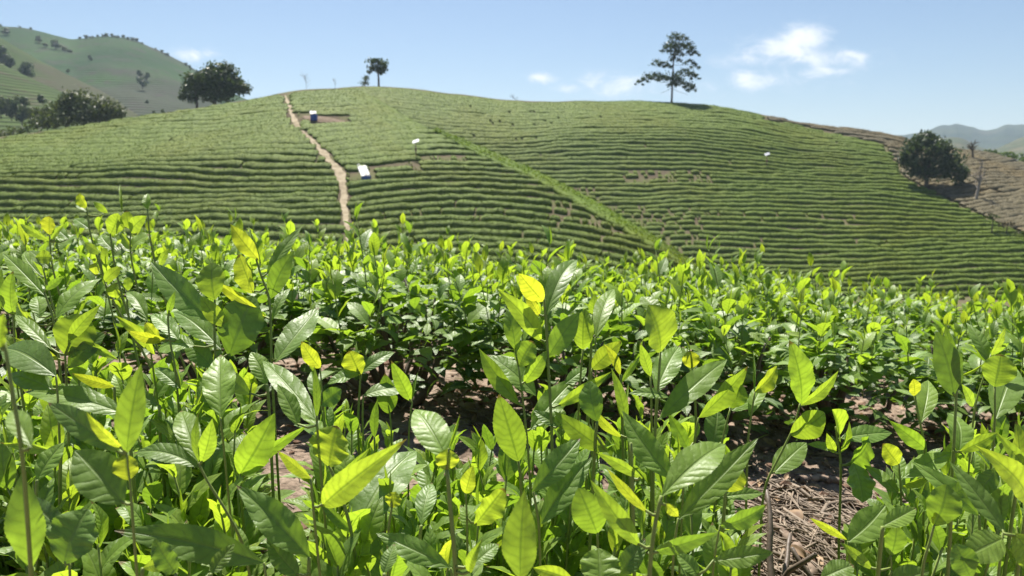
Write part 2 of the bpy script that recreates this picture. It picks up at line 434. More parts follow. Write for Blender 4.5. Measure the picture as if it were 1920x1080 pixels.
RR = dcurve([(-900, 110), (600, 118), (760, 122), (950, 126), (1250, 132), (1500, 135), (1700, 128), (1920, 120), (2300, 112)])
R0R = dcurve([(-900, 85), (600, 80), (900, 75), (1250, 66), (1600, 60), (1920, 56), (2300, 54)])
Q0R = np.full_like(QR, q_of_y(585))
def tabf(t): return lambda tx: np.interp(tx, TXS, t)
fQL, fRL, fR0L, fQ0L, fQR, fRR, fR0R, fQ0R = map(tabf, (QL, RL, R0L, Q0L, QR, RR, R0R, Q0R))
def surf(tx, r, fq, fr, fr0, fq0, p):
    q1, R1, R0, q0 = fq(tx), fr(tx), fr0(tx), fq0(tx)
    u = np.maximum((R1 - r) / (R1 - R0), 0)
    o = np.maximum(r - R1, 0)
    q = q1 - (q1 - q0) * u ** p - 1.6e-4 * o ** 2 / (1 + o / 60)
    return q * r
def zL(tx, r): return surf(tx, r, fQL, fRL, fR0L, fQ0L, P_L)
def zR(tx, r): return surf(tx, r, fQR, fRR, fR0R, fQ0R, P_R)
def znear(x, y):
    s = np.maximum(y - 1.55, 0)
    z = -CAM_Z - 0.085 * 4 * np.tanh(x / 4) - 0.17 * s ** 1.5 / (0.5 + np.sqrt(s))
    return np.where(y < 1.55, z - 0.03 * (1.55 - np.maximum(y, -3)), z)
def smax(a, b, k):
    h = np.clip(0.5 + 0.5 * (a - b) / k, 0, 1)
    return b * (1 - h) + a * h + k * h * (1 - h)
def zrel(x, y):
    """ground height relative to the camera"""
    x = np.asarray(x, float); y = np.asarray(y, float)
    yy = np.maximum(y, 20.0)
    tx = np.clip(x / yy, -1.55, 1.55)
    zn = np.maximum(znear(x, y), -30)
    zf = smax(zL(tx, yy), zR(tx, yy), 0.9)
    zf = np.where(y < 25, -60, zf)
    z = smax(zn, zf, 0.6)
    far = np.clip((y - 150) / 60, 0, 1)
    z = np.where(y > 150, np.maximum(z * (1 - far) + -26 * far, -26), z)
    z = np.maximum(z, -26)
    rr = np.hypot(x, y)
    amp = np.clip((rr - 6) / 30, 0, 1)
    return z + amp * 0.35 * fbm(x * .11, y * .11, 3)
def zworld(x, y): return zrel(x, y) + CAM_Z
def znear_detail(x, y):
    a = np.clip(1.4 - np.hypot(x, y - 1.2) / 4.0, 0, 1)
    return a * (0.035 * fbm(x * 6, y * 6, 4) + 0.018 * np.abs(fbm(x * 22, y * 22, 3)))
def gz(x, y): return zworld(x, y) + znear_detail(x, y)

Ys = np.concatenate([np.linspace(-5, 0.2, 20)[:-1], np.arange(0.2, 2.6, 0.022), 2.6 * (6 / 2.6) ** np.linspace(0, 1, 60)[1:], 6 * (45 / 6) ** np.linspace(0, 1, 60)[1:],
                     np.linspace(45, 150, 240)[1:], 150 * (3000 / 150) ** np.linspace(0, 1, 40)[1:]])
Ss = np.concatenate([np.linspace(-1.5, -.6, 60)[:-1], np.linspace(-.6, .6, 330), np.linspace(.6, 1.5, 60)[1:]])
YY, SS = np.meshgrid(Ys, Ss, indexing='ij')
WW = np.where(YY < 4, 4.0, YY)
XX = SS * WW
ZZ = gz(XX, YY)
ny, ns = YY.shape
ii = np.arange(ny - 1)[:, None] * ns + np.arange(ns - 1)[None, :]
GQ = np.stack([ii, ii + 1, ii + ns + 1, ii + ns], -1).reshape(-1, 4)
ground = add('ground', np.stack([XX, YY, ZZ], -1).reshape(-1, 3), GQ, M_SOIL)
tag(ground, kind='structure')

# far hills ---------------------------------------------------------
def hill_material(name, g1, g2, brown, stripe, purple=False):
    m, t = mat(name)
    geo = t.n('ShaderNodeNewGeometry'); pos = geo.outputs['Position']
    sp = t.n('ShaderNodeSeparateXYZ', ins={0: pos})
    n1 = t.noise(pos, 0.012, 5, 0.6); n2 = t.noise(pos, 0.10, 7, 0.7)
    c = t.mix(t.sm(n1.outputs[0], 0.35, 0.65), g1, g2)
    c = t.mix(t.m('MULTIPLY', t.sm(n2.outputs[0], .50, .66), .75), c, brown)
    n3 = t.noise(pos, 0.0085, 3, 0.5)
    c = t.mix(t.m('MULTIPLY', t.sm(n3.outputs[0], .56, .62), .6), c, brown)
    wob = t.m('MULTIPLY', t.noise(pos, 0.05, 2).outputs[0], 6.0)
    st = t.m('SINE', t.m('ADD', t.m('MULTIPLY', sp.outputs[2], stripe), wob))
    c = t.mix(t.m('MULTIPLY', t.sm(st, 0.0, 0.9), 0.4), c, t.mix(0.6, c, (0.03, 0.028, 0.018)))
    bmp = t.n('ShaderNodeBump', ins={'Strength': 0.5, 'Distance': 0.6, 'Height': t.m('ADD', st, t.m('MULTIPLY', n2.outputs[0], 3.0))})
    out(t, bsdf(t, Base_Color=c, Roughness=0.9, Normal=bmp.outputs[0]).outputs[0]); return m
HILLS = {}
def far_hill(name, sky_pts, Rd, r0d, ybot, material, rough=1.0, p=1.5, x0=-1.5, x1=1.5, sig=6):
    q1 = curve(sky_pts, sig)
    q1 = q1 + rough * smooth(np.random.default_rng(len(name) + int(Rd)).normal(0, 1, len(q1)), 3) / F * 3.0
    q0 = np.minimum(q_of_y(ybot), q1 - .01)
    fs = (tabf(q1), (lambda tx: Rd + 0 * tx), (lambda tx: r0d + 0 * tx), tabf(q0))
    HILLS[name] = fs + (p, Rd, r0d)
    txs = np.linspace(x0, x1, 420); rs = np.concatenate([np.linspace(r0d * .8, Rd, 70), np.linspace(Rd, Rd * 1.5, 12)[1:]])
    r, t_ = np.meshgrid(rs, txs, indexing='ij')
    z = surf(t_, r, *fs, p) + CAM_Z
    z += Rd * 0.004 * fbm(t_ * 14, r / Rd * 16, 4) * np.clip((Rd - r) / (Rd * .1), 0, 1)
    n, k = r.shape
    i2 = np.arange(n - 1)[:, None] * k + np.arange(k - 1)[None, :]
    q = np.stack([i2, i2 + 1, i2 + k + 1, i2 + k], -1).reshape(-1, 4)
    o = add('hill', np.stack([t_ * r, r, z], -1).reshape(-1, 3), q, material)
    return tag(o, kind='structure')
def on_hill(name, x, y):
    f1, f2, f3, f4, p, Rd, r0d = HILLS[name]
    q = q_of_y(y); tx_ = tx_of(x, y)
    u = max((f1(tx_) - q) / (f1(tx_) - f4(tx_)), 0) ** (1 / p)
    r = Rd - u * (Rd - r0d)
    return V3(tx_ * r, r, q * r + CAM_Z)
MH1 = hill_material('far_hill_tea', (0.014, 0.044, 0.012), (0.032, 0.068, 0.018), (0.046, 0.038, 0.036), 5.2)
MH2 = hill_material('mid_hill_tea', (0.024, 0.046, 0.010), (0.050, 0.078, 0.018), (0.056, 0.046, 0.028), 5.6)
MH3 = hill_material('forested_mountain', (0.010, 0.022, 0.012), (0.028, 0.042, 0.018), (0.05, 0.05, 0.03), 0.3)
MH4 = hill_material('bare_far_slope', (0.040, 0.055, 0.022), (0.075, 0.075, 0.035), (0.13, 0.10, 0.065), 0.9)
far_hill('left_back', [(-800, 100), (-200, 40), (0, 48), (40, 51), (75, 58), (110, 69), (150, 75), (180, 69), (215, 67), (250, 74), (290, 90), (330, 110), (370, 133), (420, 165), (470, 190), (540, 225), (700, 300), (900, 400)], 430, 210, 290, MH1, .5, 1.3, -1.5, .2)
far_hill('left_mid', [(-800, -200), (-200, -20), (0, 70), (50, 100), (110, 131), (180, 166), (240, 196), (300, 222), (420, 270), (600, 350), (900, 450)], 300, 175, 300, MH2, .4, 1.3, -1.5, .1)
far_hill('left_near', [(-800, -60), (-200, 40), (0, 118), (50, 143), (100, 166), (150, 188), (230, 226), (320, 270), (600, 400)], 225, 150, 310, MH2, .4, 1.3, -1.5, .05)
far_hill('right_mountain', [(900, 420), (1400, 330), (1600, 280), (1680, 256), (1720, 249), (1757, 241), (1775, 233), (1795, 231), (1803, 230), (1812, 236), (1835, 244), (1860, 241), (1890, 235), (1920, 233), (2000, 226), (2300, 250), (2900, 300)], 1500, 900, 330, MH3, 1.6, 1.3, .1, 1.5, 3)
far_hill('right_slope', [(1200, 420), (1600, 320), (1730, 280), (1765, 258), (1800, 256), (1830, 274), (1862, 283), (1895, 266), (1920, 255), (1980, 244), (2300, 260), (2900, 330)], 800, 450, 330, MH4, .4, 1.3, .15, 1.5, 4)
far_hill('left_distant', [(-2000, 300), (300, 285), (900, 278), (1500, 272), (1700, 262), (2300, 270)], 1900, 1500, 330, MH3, .8, 1.3, -1.5, 1.5, 8)

# ------------------------------------------------------------------ footpath and bare patches draped on the hill
def on_left(x, y):
    q = q_of_y(y); t_ = tx_of(x, y)
    q1, q0, R1, R0 = fQL(t_), fQ0L(t_), fRL(t_), fR0L(t_)
    u = np.maximum((q1 - q) / (q1 - q0), 0) ** (1 / P_L)
    r = R1 - u * (R1 - R0)
    return t_ * r, r
def on_right(x, y):
    q = q_of_y(y); t_ = tx_of(x, y)
    q1, q0, R1, R0 = fQR(t_), fQ0R(t_), fRR(t_), fR0R(t_)
    u = np.maximum((q1 - q) / (q1 - q0), 0) ** (1 / P_R)
    r = R1 - u * (R1 - R0)
    return t_ * r, r
PATH = np.array([(533, 178, 8), (543, 200, 12), (550, 222, 16), (560, 242, 15), (582, 260, 16), (605, 283, 20), (622, 305, 24), (636, 328, 30), (641, 350, 19), (645, 378, 18), (650, 410, 19), (656, 455, 20), (664, 520, 22)], float)
def path_x(y): return np.interp(y, PATH[:, 1], PATH[:, 0])
def path_w(y): return np.interp(y, PATH[:, 1], PATH[:, 2])
def ribbon(name, ys, xl, xr, fn, material, kind='structure', n=7, lift=0.05):
    V = []
    for y, a, b in zip(ys, xl, xr):
        for s in np.linspace(0, 1, n):
            X, Y = fn(a + (b - a) * s, y)
            V.append((X, Y, zworld(X, Y) + lift))
    k = len(ys)
    i2 = np.arange(k - 1)[:, None] * n + np.arange(n - 1)[None, :]
    q = np.stack([i2, i2 + n, i2 + n + 1, i2 + 1], -1).reshape(-1, 4)
    return tag(add(name, V, q, material), kind=kind)
yy = np.linspace(180, 520, 240)
jl, jr = 5 * fbm(yy * .05, yy * 0 + 3, 3) + 3 * fbm(yy * .4, yy * 0 + 5, 2), 6 * fbm(yy * .05, yy * 0 + 9, 3) + 3 * fbm(yy * .4, yy * 0 + 15, 2)
ribbon('path', yy, path_x(yy) - path_w(yy) * .33 + jl, path_x(yy) + path_w(yy) * .33 + jr, on_left, M_PATH)
def patch(name, pts, fn, material):
    """bare patch: polygon given as (y, x left, x right)"""
    p = np.array(pts, float); ys = np.linspace(p[0, 0], p[-1, 0], 16)
    j = 4 * fbm(ys * .4, ys * 0 + p[0, 1], 2)
    ribbon(name, ys, np.interp(ys, p[:, 0], p[:, 1]) + j, np.interp(ys, p[:, 0], p[:, 2]) - j, fn, material, n=24, lift=0.06)
patch('bare_ground', [(219, 572, 600), (222, 566, 628), (226, 575, 652), (229, 592, 640)], on_left, M_BARE)
BARE = [  # x0, x1, y0, y1, chance that a bush is missing
    (562, 655, 215, 231, 1.0), (655, 705, 324, 343, .9), (690, 790, 308, 320, .6), (790, 880, 295, 304, .45),
    (1165, 1340, 318, 346, .30), (1030, 1130, 350, 430, .22), (1110, 1330, 390, 480, .22), (1330, 1700, 380, 500, .07), (690, 1100, 380, 460, .07), (0, 300, 330, 420, .06), (880, 1050, 200, 300, .08)]

# ------------------------------------------------------------------ tea rows on the hill: every row a hedge of its own
ORD = 'first second third fourth fifth sixth seventh eighth ninth tenth eleventh twelfth thirteenth fourteenth fifteenth sixteenth seventeenth eighteenth nineteenth twentieth'.split()
TENS = {20: 'twenty', 30: 'thirty', 40: 'forty', 50: 'fifty'}
def ordinal(n):
    if n <= 20: return ORD[n - 1]
    t_, u_ = n // 10 * 10, n % 10
    if u_ == 0: return TENS[t_][:-1] + 'ieth'
    return TENS[t_] + '-' + ORD[u_ - 1]
def build_row(name, X, Y, wid, hgt, material, keep, fuzz, seed, fz=(0.10, 0.22)):
    """hedge with a lumpy rounded section along a contour line; keep masks out missing bushes"""
    rg = np.random.default_rng(seed)
    n = len(X)
    if keep.sum() < 5: return None
    Tn = np.stack([np.gradient(X), np.gradient(Y)], -1); Tn /= np.linalg.norm(Tn, axis=1)[:, None] + 1e-9
    Nn = np.stack([-Tn[:, 1], Tn[:, 0]], -1)
    sl = np.cumsum(np.hypot(np.gradient(X), np.gradient(Y)))
    lump = .5 * fbm(sl * 1.1 + seed * 7.7, sl * 0 + seed, 3)
    lump2 = .6 * fbm(sl * 2.1 + seed * 3.1, sl * 0 + seed + 50, 3)
    k = np.convolve(keep.astype(float), np.ones(5) / 5, 'same')
    H = hgt * (1 + .55 * lump) * (.25 + .75 * k); Wd = wid * (1 + .35 * lump2) * (.45 + .55 * k)
    prof = [(-.44, -.15), (-.54, .40), (-.46, .84), (-.16, 1.0), (.18, 1.0), (.46, .86), (.55, .40), (.46, -.15)]
    V = np.zeros((n, len(prof), 3))
    for j, (s, hh) in enumerate(prof):
        jit = .10 * fbm(sl * 3.3 + j * 31.7 + seed, sl * 0 + j * 7.3, 2)
        px_, py_ = X + Nn[:, 0] * Wd * (s + jit * .6), Y + Nn[:, 1] * Wd * (s + jit * .6)
        V[:, j, 0] = px_; V[:, j, 1] = py_
        V[:, j, 2] = zworld(px_, py_) + H * (hh + (jit if hh > 0 else 0))
    m = len(prof)
    segs = keep[:-1] & keep[1:]
    i_ = np.nonzero(segs)[0][:, None] * m + np.arange(m - 1)[None, :]
    Q = np.stack([i_, i_ + m, i_ + m + 1, i_ + 1], -1).reshape(-1, 4)
    mb = MB()
    A = np.tile([.5, .5, .5, 1], (n * m, 1)); A[:, 1] = .25 + .5 * rg.random(n * m)
    mb.put(V.reshape(-1, 3), Q, A)
    # leafy sprays standing out of the clipped surface
    idx = np.nonzero(segs)[0]
    cnt = int(len(idx) * fuzz)
    if cnt:
        ia = rg.choice(idx, cnt); ja = rg.choice([1, 2, 3, 3, 4, 4, 5, 5, 6], cnt); f = rg.random(cnt)[:, None]
        P = V[ia, ja] * f + V[ia + 1, ja] * (1 - f)
        P = P + rg.normal(0, .05, P.shape)
        a = rg.normal(0, 1, (cnt, 3)); a[:, 2] = np.abs(a[:, 2]) + .3; a /= np.linalg.norm(a, axis=1)[:, None]
        b = np.cross(a, rg.normal(0, 1, (cnt, 3))); b /= np.linalg.norm(b, axis=1)[:, None]
        s = rg.uniform(fz[0], fz[1], (cnt, 1))
        q4 = np.stack([P - b * s * .45, P + a * s * .6 - b * s * .3, P + a * s * 1.2, P + a * s * .5 + b * s * .45], 1).reshape(-1, 3)
        A = np.tile([.5, .5, .5, 1], (cnt * 4, 1)); A[:, 1] = np.repeat(rg.random(cnt), 4)
        mb.put(q4, np.arange(cnt * 4).reshape(-1, 4), A)
    return mb
def bare_mask(x, y, seed):
    rg = np.random.default_rng(seed)
    keep = np.ones(len(x), bool)
    nz1 = vnoise(x * .085 + seed * 13.1, x * 0 + seed * 3.7)
    keep &= nz1 > 0.022
    for (a, b, c, d, pr) in BARE:
        inn = (x > a) & (x < b) & (y > c) & (y < d)
        keep &= ~(inn & (vnoise(x * .3 + seed * 5.3 + 40, x * 0 + seed * 1.9) < pr))
    return keep
def rows(side):
    SPAC = 1.36 if side == 'L' else 1.27
    if side == 'L':
        q1, q0, R1, R0, sky_ref, y0 = q_of_y(165), q_of_y(560), 104., 48., 165., 560.
        ysky = lambda t_: fQL(t_)
    else:
        q1, q0, R1, R0, sky_ref, y0 = q_of_y(192), q_of_y(585), 132., 63., 192., 585.
    lev = []
    r = R0 - 9.0
    while r < R1 - .3:
        u = (R1 - r) / (R1 - R0)      # above 1 below the part of the slope the photograph shows
        q = q1 - (q1 - q0) * u ** 1.6
        y = 540 - F * math.tan(math.atan(q) + PITCH)
        lev.append(y); r += SPAC if r < R1 - 9 else SPAC * .75
    return lev
def y_from_q(q): return 540 - F * np.tan(np.arctan(q) + PITCH)
G_LEFT, G_NOSE, G_RIGHT, G_PRUNED = 'tea rows left of the footpath', 'tea rows between footpath and spur edge', 'tea rows across the right hill', 'pruned tea rows on the far right slope'
def xB(y): return np.interp(y, [225, 236, 250, 270, 300, 340, 362, 390, 420, 445, 500], [1430, 1490, 1555, 1645, 1678, 1695, 1752, 1812, 1872, 1930, 2050])
made = {g: [] for g in (G_LEFT, G_NOSE, G_RIGHT, G_PRUNED)}
SEED = 100
for y_k in rows('L'):
    f = (560 - y_k) / (560 - 165.)
    for side in ('left', 'nose'):
        SEED += 1
        xs = np.arange(-330, 700, 2.2) if side == 'left' else np.arange(500, 1400, 2.2)
        t0 = (xs - 960) / F
        ysk = y_from_q(fQL(t0 * .99))
        if side == 'left':
            y = y_k + max(f, 0) ** 5 * (ysk - 165) * .85 + 5 * np.sin(xs * .006 + y_k * .05) + 3 * fbm(xs * .02, xs * 0 + y_k * .3, 2)
        else:
            bend = np.where(xs < 850, 24 * ((850 - xs) / 200) ** 2, 40 * ((xs - 850) / 300) ** 2)
            y = y_k + 6 + bend * (1.15 - max(f, 0)) + 3 * fbm(xs * .02, xs * 0 + y_k * .3 + 9, 2)
        pw = path_w(y)
        ok = y > ysk + 1.0
        keep = bare_mask(xs, y, SEED) & ok
        keep &= (xs < path_x(y) - pw * .33 - 2 + 4 * math.sin(y_k * 1.7)) if side == 'left' else (xs > path_x(y) + pw * .33 + 2 + 4 * math.sin(y_k * 2.3))
        if y_k < 177: keep &= (xs < 530) | (xs > 546)
        X, Y = on_left(xs, np.maximum(y, ysk + .5))
        tX = X / Y
        keep &= (zL(tX, Y) > zR(tX, Y) - .25) & (zL(tX, Y) > znear(X, Y) - .1) & (Y > 38)
        if (keep[1:] & keep[:-1]).sum() < 25: continue
        a, b = np.nonzero(keep)[0][[0, -1]]; a = max(a - 1, 0); b += 2
        dens = f > .62
        mb = build_row('tea_hedge_row', X[a:b], Y[a:b], (.78 if side == 'left' else .76) + .8 * float(np.clip((f - .60) / .16, 0, 1)), .39 * (1 - .35 * float(np.clip((f - .62) / .2, 0, 1))), M_HEDGE, keep[a:b], 6.0, SEED, (.06, .13))
        if mb: made[G_LEFT if side == 'left' else G_NOSE].append((np.median(y[keep]), mb))
for y_k in rows('R'):
    f = (585 - y_k) / (585 - 192.)
    for side in ('green', 'pruned'):
        SEED += 1
        xs = np.arange(640, 2060, 2.2) if side == 'green' else np.arange(1440, 2260, 2.4)
        t0 = (xs - 960) / F
        ysk = y_from_q(fQR(t0 * .99))
        dyR = np.where(xs < 1325, 36 * ((1325 - xs) / 375) ** 2, -10 * np.clip((xs - 1325) / 500, 0, 1.5))
        y = y_k + max(f, 0) ** 2.2 * (ysk - 192) * .9 + (1.05 - max(f, 0)) * dyR + 3 * np.sin(xs * .008 + y_k * .03) + 3 * fbm(xs * .02, xs * 0 + y_k * .3 + 20, 2)
        if side == 'pruned':
            y = y - np.clip(xs - 1700, 0, 600) * .16
        ok = y > ysk + 1.0
        keep = bare_mask(xs, y, SEED) & ok
        jag = 10 * fbm(y * .15 + y_k, xs * 0 + 3, 2)
        keep &= (xs < xB(y) + jag) if side == 'green' else (xs > xB(y) + 4 + jag)
        X, Y = on_right(xs, np.maximum(y, ysk + .5))
        tX = X / Y
        keep &= (zR(tX, Y) > zL(tX, Y) - .1) & (zR(tX, Y) > znear(X, Y) - .1) & (Y > 38)
        if (keep[1:] & keep[:-1]).sum() < 25: continue
        a, b = np.nonzero(keep)[0][[0, -1]]; a = max(a - 1, 0); b += 2
        if side == 'green':
            mb = build_row('tea_hedge_row', X[a:b], Y[a:b], .66 + .5 * float(np.clip((f - .80) / .15, 0, 1)), .37 * (1 - .35 * float(np.clip((f - .8) / .2, 0, 1))), M_HEDGE, keep[a:b], 5.0, SEED, (.06, .13))
        else:
            mb = build_row('pruned_tea_row', X[a:b], Y[a:b], .95, .42, M_PRUNED, keep[a:b], 3.5, SEED, (.05, .15))
        if mb: made[G_RIGHT if side == 'green' else G_PRUNED].append((np.median(y[keep]), mb))
LAB = {G_LEFT: 'green tea row left of the dirt footpath, {} row below the hill crest',
       G_NOSE: 'curved green tea row right of the dirt footpath, {} row down the spur',
       G_RIGHT: 'green contour tea row on the right hill, {} row below its crest',
       G_PRUNED: 'brown pruned tea row on the far right slope, {} row below its crest'}
for g, lst in made.items():
    lst.sort(key=lambda a: a[0])
    for i, (_, mb) in enumerate(lst):
        o = mb.obj('pruned_tea_row' if g == G_PRUNED else 'tea_hedge_row', M_PRUNED if g == G_PRUNED else M_HEDGE)
        tag(o, LAB[g].format(ordinal(i + 1)), 'tea hedge', g)
# added rows: their lighter colour paints the brightness of the spur's turned flank
xs = np.arange(815, 1330, 2.0)
for j, (off, wd) in enumerate([(2, 1.7), (7, 1.6), (13, 1.2)]):
    ysk = y_from_q(fQL((xs - 960) / F * .99)) + off * np.clip((xs - 790) / 120, .2, 1)
    X, Y = on_left(xs, ysk)
    keep = np.ones(len(xs), bool)
    mb = build_row('spur_tea_row', X, Y, wd * np.clip((xs - 800) / 240, .1, 1) * (.8 + .5 * vnoise(xs * .03, xs * 0 + j)), .45, M_EDGE, keep, 5.0, 900 + j)
    tag(mb.obj('spur_tea_row', M_EDGE), ['bright green tea row running down along the very edge of the spur', 'bright green tea row just inside the row on the spur edge', 'bright green tea row third in from the very edge of the spur'][j], 'tea hedge', 'bright tea rows down the spur edge')

# ------------------------------------------------------------------ trees
def crown(mb, blobs, d, n_per, size, seed, depth=1.0, shell=.55):
    """leaf sprays through the volume of a set of uneven clumps; blobs = (x, y, rx, ry) seen at distance d"""
    rg = np.random.default_rng(seed)
    for (x, y, rx, ry) in blobs:
        c = at(x, y, d); a, b = rx / F * d, ry / F * d
        dep = (a + b) / 2 * depth
        c = c + V3(0, rg.normal(0, .25) * dep, 0)
        n = int(n_per * (rx * ry) ** .8 / 60) + 10
        u = rg.normal(0, 1, (n, 3)); u /= np.linalg.norm(u, axis=1)[:, None]
        rad = (shell + (1 - shell) * rg.random(n)) ** 1.0
        lob = 1 + .28 * np.sin(u[:, 0] * 5 + seed + x) * np.cos(u[:, 2] * 5 + x) + .15 * rg.normal(0, 1, n)
        P = c + u * (rad * lob)[:, None] * V3(a, dep, b)
        nn = u * .8 + rg.normal(0, .6, (n, 3)); nn /= np.linalg.norm(nn, axis=1)[:, None]
        t1 = np.cross(nn, rg.normal(0, 1, (n, 3))); t1 /= np.linalg.norm(t1, axis=1)[:, None]
        t2 = np.cross(nn, t1)
        s = size * rg.uniform(.5, 1.3, (n, 1))
        q4 = np.stack([P - t1 * s, P - t2 * s * .55, P + t1 * s, P + t2 * s * .55], 1).reshape(-1, 3)
        A = np.tile([.5, .5, .5, 1], (n * 4, 1)); A[:, 1] = np.repeat(rg.random(n), 4)
        mb.put(q4, np.arange(n * 4).reshape(-1, 4), A)
def limb(mb, pts, r0, r1, n=6):
    P = np.array(pts, float)
    if len(P) > 2:
        t_ = np.linspace(0, len(P) - 1, (len(P) - 1) * 3 + 1)
        P = np.stack([np.interp(t_, np.arange(len(P)), P[:, i]) for i in range(3)], -1)
    tube(mb, P, np.linspace(r0, r1, len(P)), n)
def tree(name, label, cat, base_xy, trunk_px, d, blobs, fol, n_per=60, size=.26, tr=(.22, .08), seed=1, group=None, depth=1.0, shell=.5, limbs=(), bark=None):
    bx, by = base_xy
    p = at(bx, by, d); z = zworld(p[0], p[1]) if d < 200 else p[2]
    base = V3(p[0], p[1], min(z, p[2]) - .1)
    e = empty(name, base, label, cat, group)
    mb = MB()
    P = [base] + [at(x, y, d) for x, y in trunk_px]
    limb(mb, P, tr[0], tr[1], 8)
    for (ax, ay, bx2, by2) in limbs:
        A, B = at(ax, ay, d), at(bx2, by2, d)
        limb(mb, [A, (A + B) / 2 + V3(0, 0, -.02 * np.linalg.norm(B - A)), B], tr[1] * .8, tr[1] * .3, 5)
    mb.obj('trunk', bark or M_BARK, e)
    if blobs:
        mc = MB(); crown(mc, blobs, d, n_per, size, seed, depth, shell); mc.obj('crown', fol, e, smooth=False)
    return e
tree('broadleaf_tree', 'large round dark tree on the left skyline, right one of a touching pair', 'tree', (402, 202), [(402, 190), (410, 165), (414, 145)], 112,
     [(412, 137, 24, 20), (386, 142, 16, 14), (420, 150, 34, 26), (440, 168, 26, 14), (432, 152, 24, 20), (392, 150, 24, 20), (410, 165, 30, 20), (450, 162, 20, 14), (395, 180, 16, 13), (420, 182, 24, 12), (462, 168, 9, 9), (380, 165, 14, 14), (428, 128, 14, 12), (398, 128, 14, 11)], M_TREE, 190, .27, (.35, .14), 21)
tree('broadleaf_tree', 'smaller dark tree with a slim trunk at left of the touching pair', 'tree', (368, 207), [(369, 195), (367, 172), (362, 158)], 112,
     [(362, 150, 18, 15), (350, 165, 14, 13), (372, 166, 16, 14), (344, 180, 10, 10), (362, 183, 14, 11), (376, 150, 14, 14)], M_TREE, 190, .26, (.25, .12), 22)
tree('olive_tree_clump', 'wide olive green tree behind the left slope, biggest and leftmost of two', 'tree', (125, 246), [(125, 235), (128, 210), (135, 190)], 108,
     [(140, 186, 30, 22), (112, 205, 30, 22), (165, 200, 22, 22), (88, 220, 30, 20), (140, 215, 34, 20), (72, 213, 15, 12), (115, 228, 44, 16), (165, 224, 26, 16), (80, 230, 24, 12), (128, 190, 20, 16)], M_TREE2, 170, .26, (.3, .14), 23)
tree('olive_tree_clump', 'olive green round tree directly beside the wider one behind the left slope', 'tree', (200, 236), [(200, 228), (198, 208), (196, 195)], 108,
     [(195, 197, 24, 17), (215, 208, 20, 16), (185, 212, 22, 16), (225, 216, 13, 10), (205, 222, 30, 12), (172, 216, 14, 14)], M_TREE2, 170, .26, (.25, .12), 24)
tree('low_shrub', 'low green shrub in the lower left valley behind the tea slope', 'shrub', (25, 262), [(25, 255), (25, 245)], 104,
     [(20, 245, 24, 9), (45, 243, 16, 8), (0, 250, 20, 9), (70, 236, 12, 8)], M_TREE2, 70, .25, (.1, .06), 25)
tree('crest_tree', 'small flat topped tree with bare trunk on the hill summit', 'tree', (710, 163), [(710, 150), (709, 138), (706, 122)], 124,
     [(700, 117, 13, 8), (714, 117, 14, 8), (722, 126, 8, 9), (696, 128, 9, 8), (709, 128, 12, 8), (718, 132, 8, 6), (692, 135, 5, 4), (714, 136, 7, 5), (706, 113, 9, 4)], M_TREE, 260, .22, (.20, .10), 26, shell=.2, limbs=[(709, 138, 696, 128), (709, 138, 720, 126)])
tree('crest_shrub', 'rounded dark shrub beside the small tree on the summit', 'shrub', (684, 163), [(684, 156), (684, 150)], 124,
     [(684, 151, 9, 9), (681, 157, 8, 6), (687, 145, 6, 5)], M_TREE2, 110, .2, (.1, .05), 27)
tall = [(1264, 66, 10, 6), (1280, 68, 10, 6), (1258, 80, 14, 6), (1275, 82, 16, 7), (1292, 84, 12, 6), (1248, 90, 9, 4), (1262, 90, 16, 6), (1297, 93, 8, 5), (1272, 98, 14, 5), (1303, 98, 6, 4),
        (1231, 115, 9, 4), (1243, 118, 9, 4), (1252, 120, 6, 4), (1292, 113, 9, 4), (1304, 121, 6, 5), (1266, 108, 8, 6),
        (1206, 148, 8, 4), (1214, 142, 11, 4), (1228, 139, 13, 5), (1243, 143, 14, 8), (1266, 142, 17, 8), (1284, 132, 12, 5), (1298, 136, 9, 4), (1274, 152, 12, 7), (1292, 158, 10, 7), (1297, 164, 6, 5), (1303, 142, 6, 4), (1262, 154, 9, 6), (1198, 153, 5, 3)]
tree('tall_ragged_tree', 'tall ragged conifer-like tree with layered branches alone on the crest', 'tree', (1259, 197), [(1260, 175), (1261, 150), (1263, 110), (1267, 70), (1268, 60)], 128, [(x, y, rx * 1.12, ry * 1.2) for x, y, rx, ry in tall] + [(x + dx, y + 5, rx * .8, ry * .9) for x, y, rx, ry in tall for dx in (-7, 7)], M_TREE3, 150, .20, (.20, .05), 28, shell=.1, depth=1.3,
     limbs=[(1260, 150, 1206, 148), (1260, 148, 1298, 162), (1261, 145, 1300, 138), (1262, 125, 1231, 115), (1262, 122, 1304, 121), (1263, 105, 1246, 90), (1264, 104, 1302, 96), (1265, 90, 1290, 80), (1260, 165, 1238, 175), (1260, 166, 1290, 178)])
tree('big_bushy_tree', 'big bushy dark tree casting a shadow on the right slope', 'tree', (1737, 346), [(1738, 332), (1742, 310), (1745, 290)], 97,
     [(1735, 256, 18, 12), (1722, 268, 24, 16), (1706, 285, 20, 18), (1745, 280, 34, 22), (1770, 276, 18, 14), (1712, 305, 24, 18), (1745, 310, 34, 18), (1780, 300, 24, 20), (1800, 320, 18, 14), (1800, 338, 11, 14), (1768, 325, 24, 13), (1735, 325, 26, 12), (1715, 320, 14, 12), (1750, 262, 14, 10), (1694, 300, 10, 10), (1812, 322, 8, 9)], M_TREE3, 180, .26, (.30, .14), 29, limbs=[(1738, 332, 1715, 305), (1738, 330, 1790, 315)])
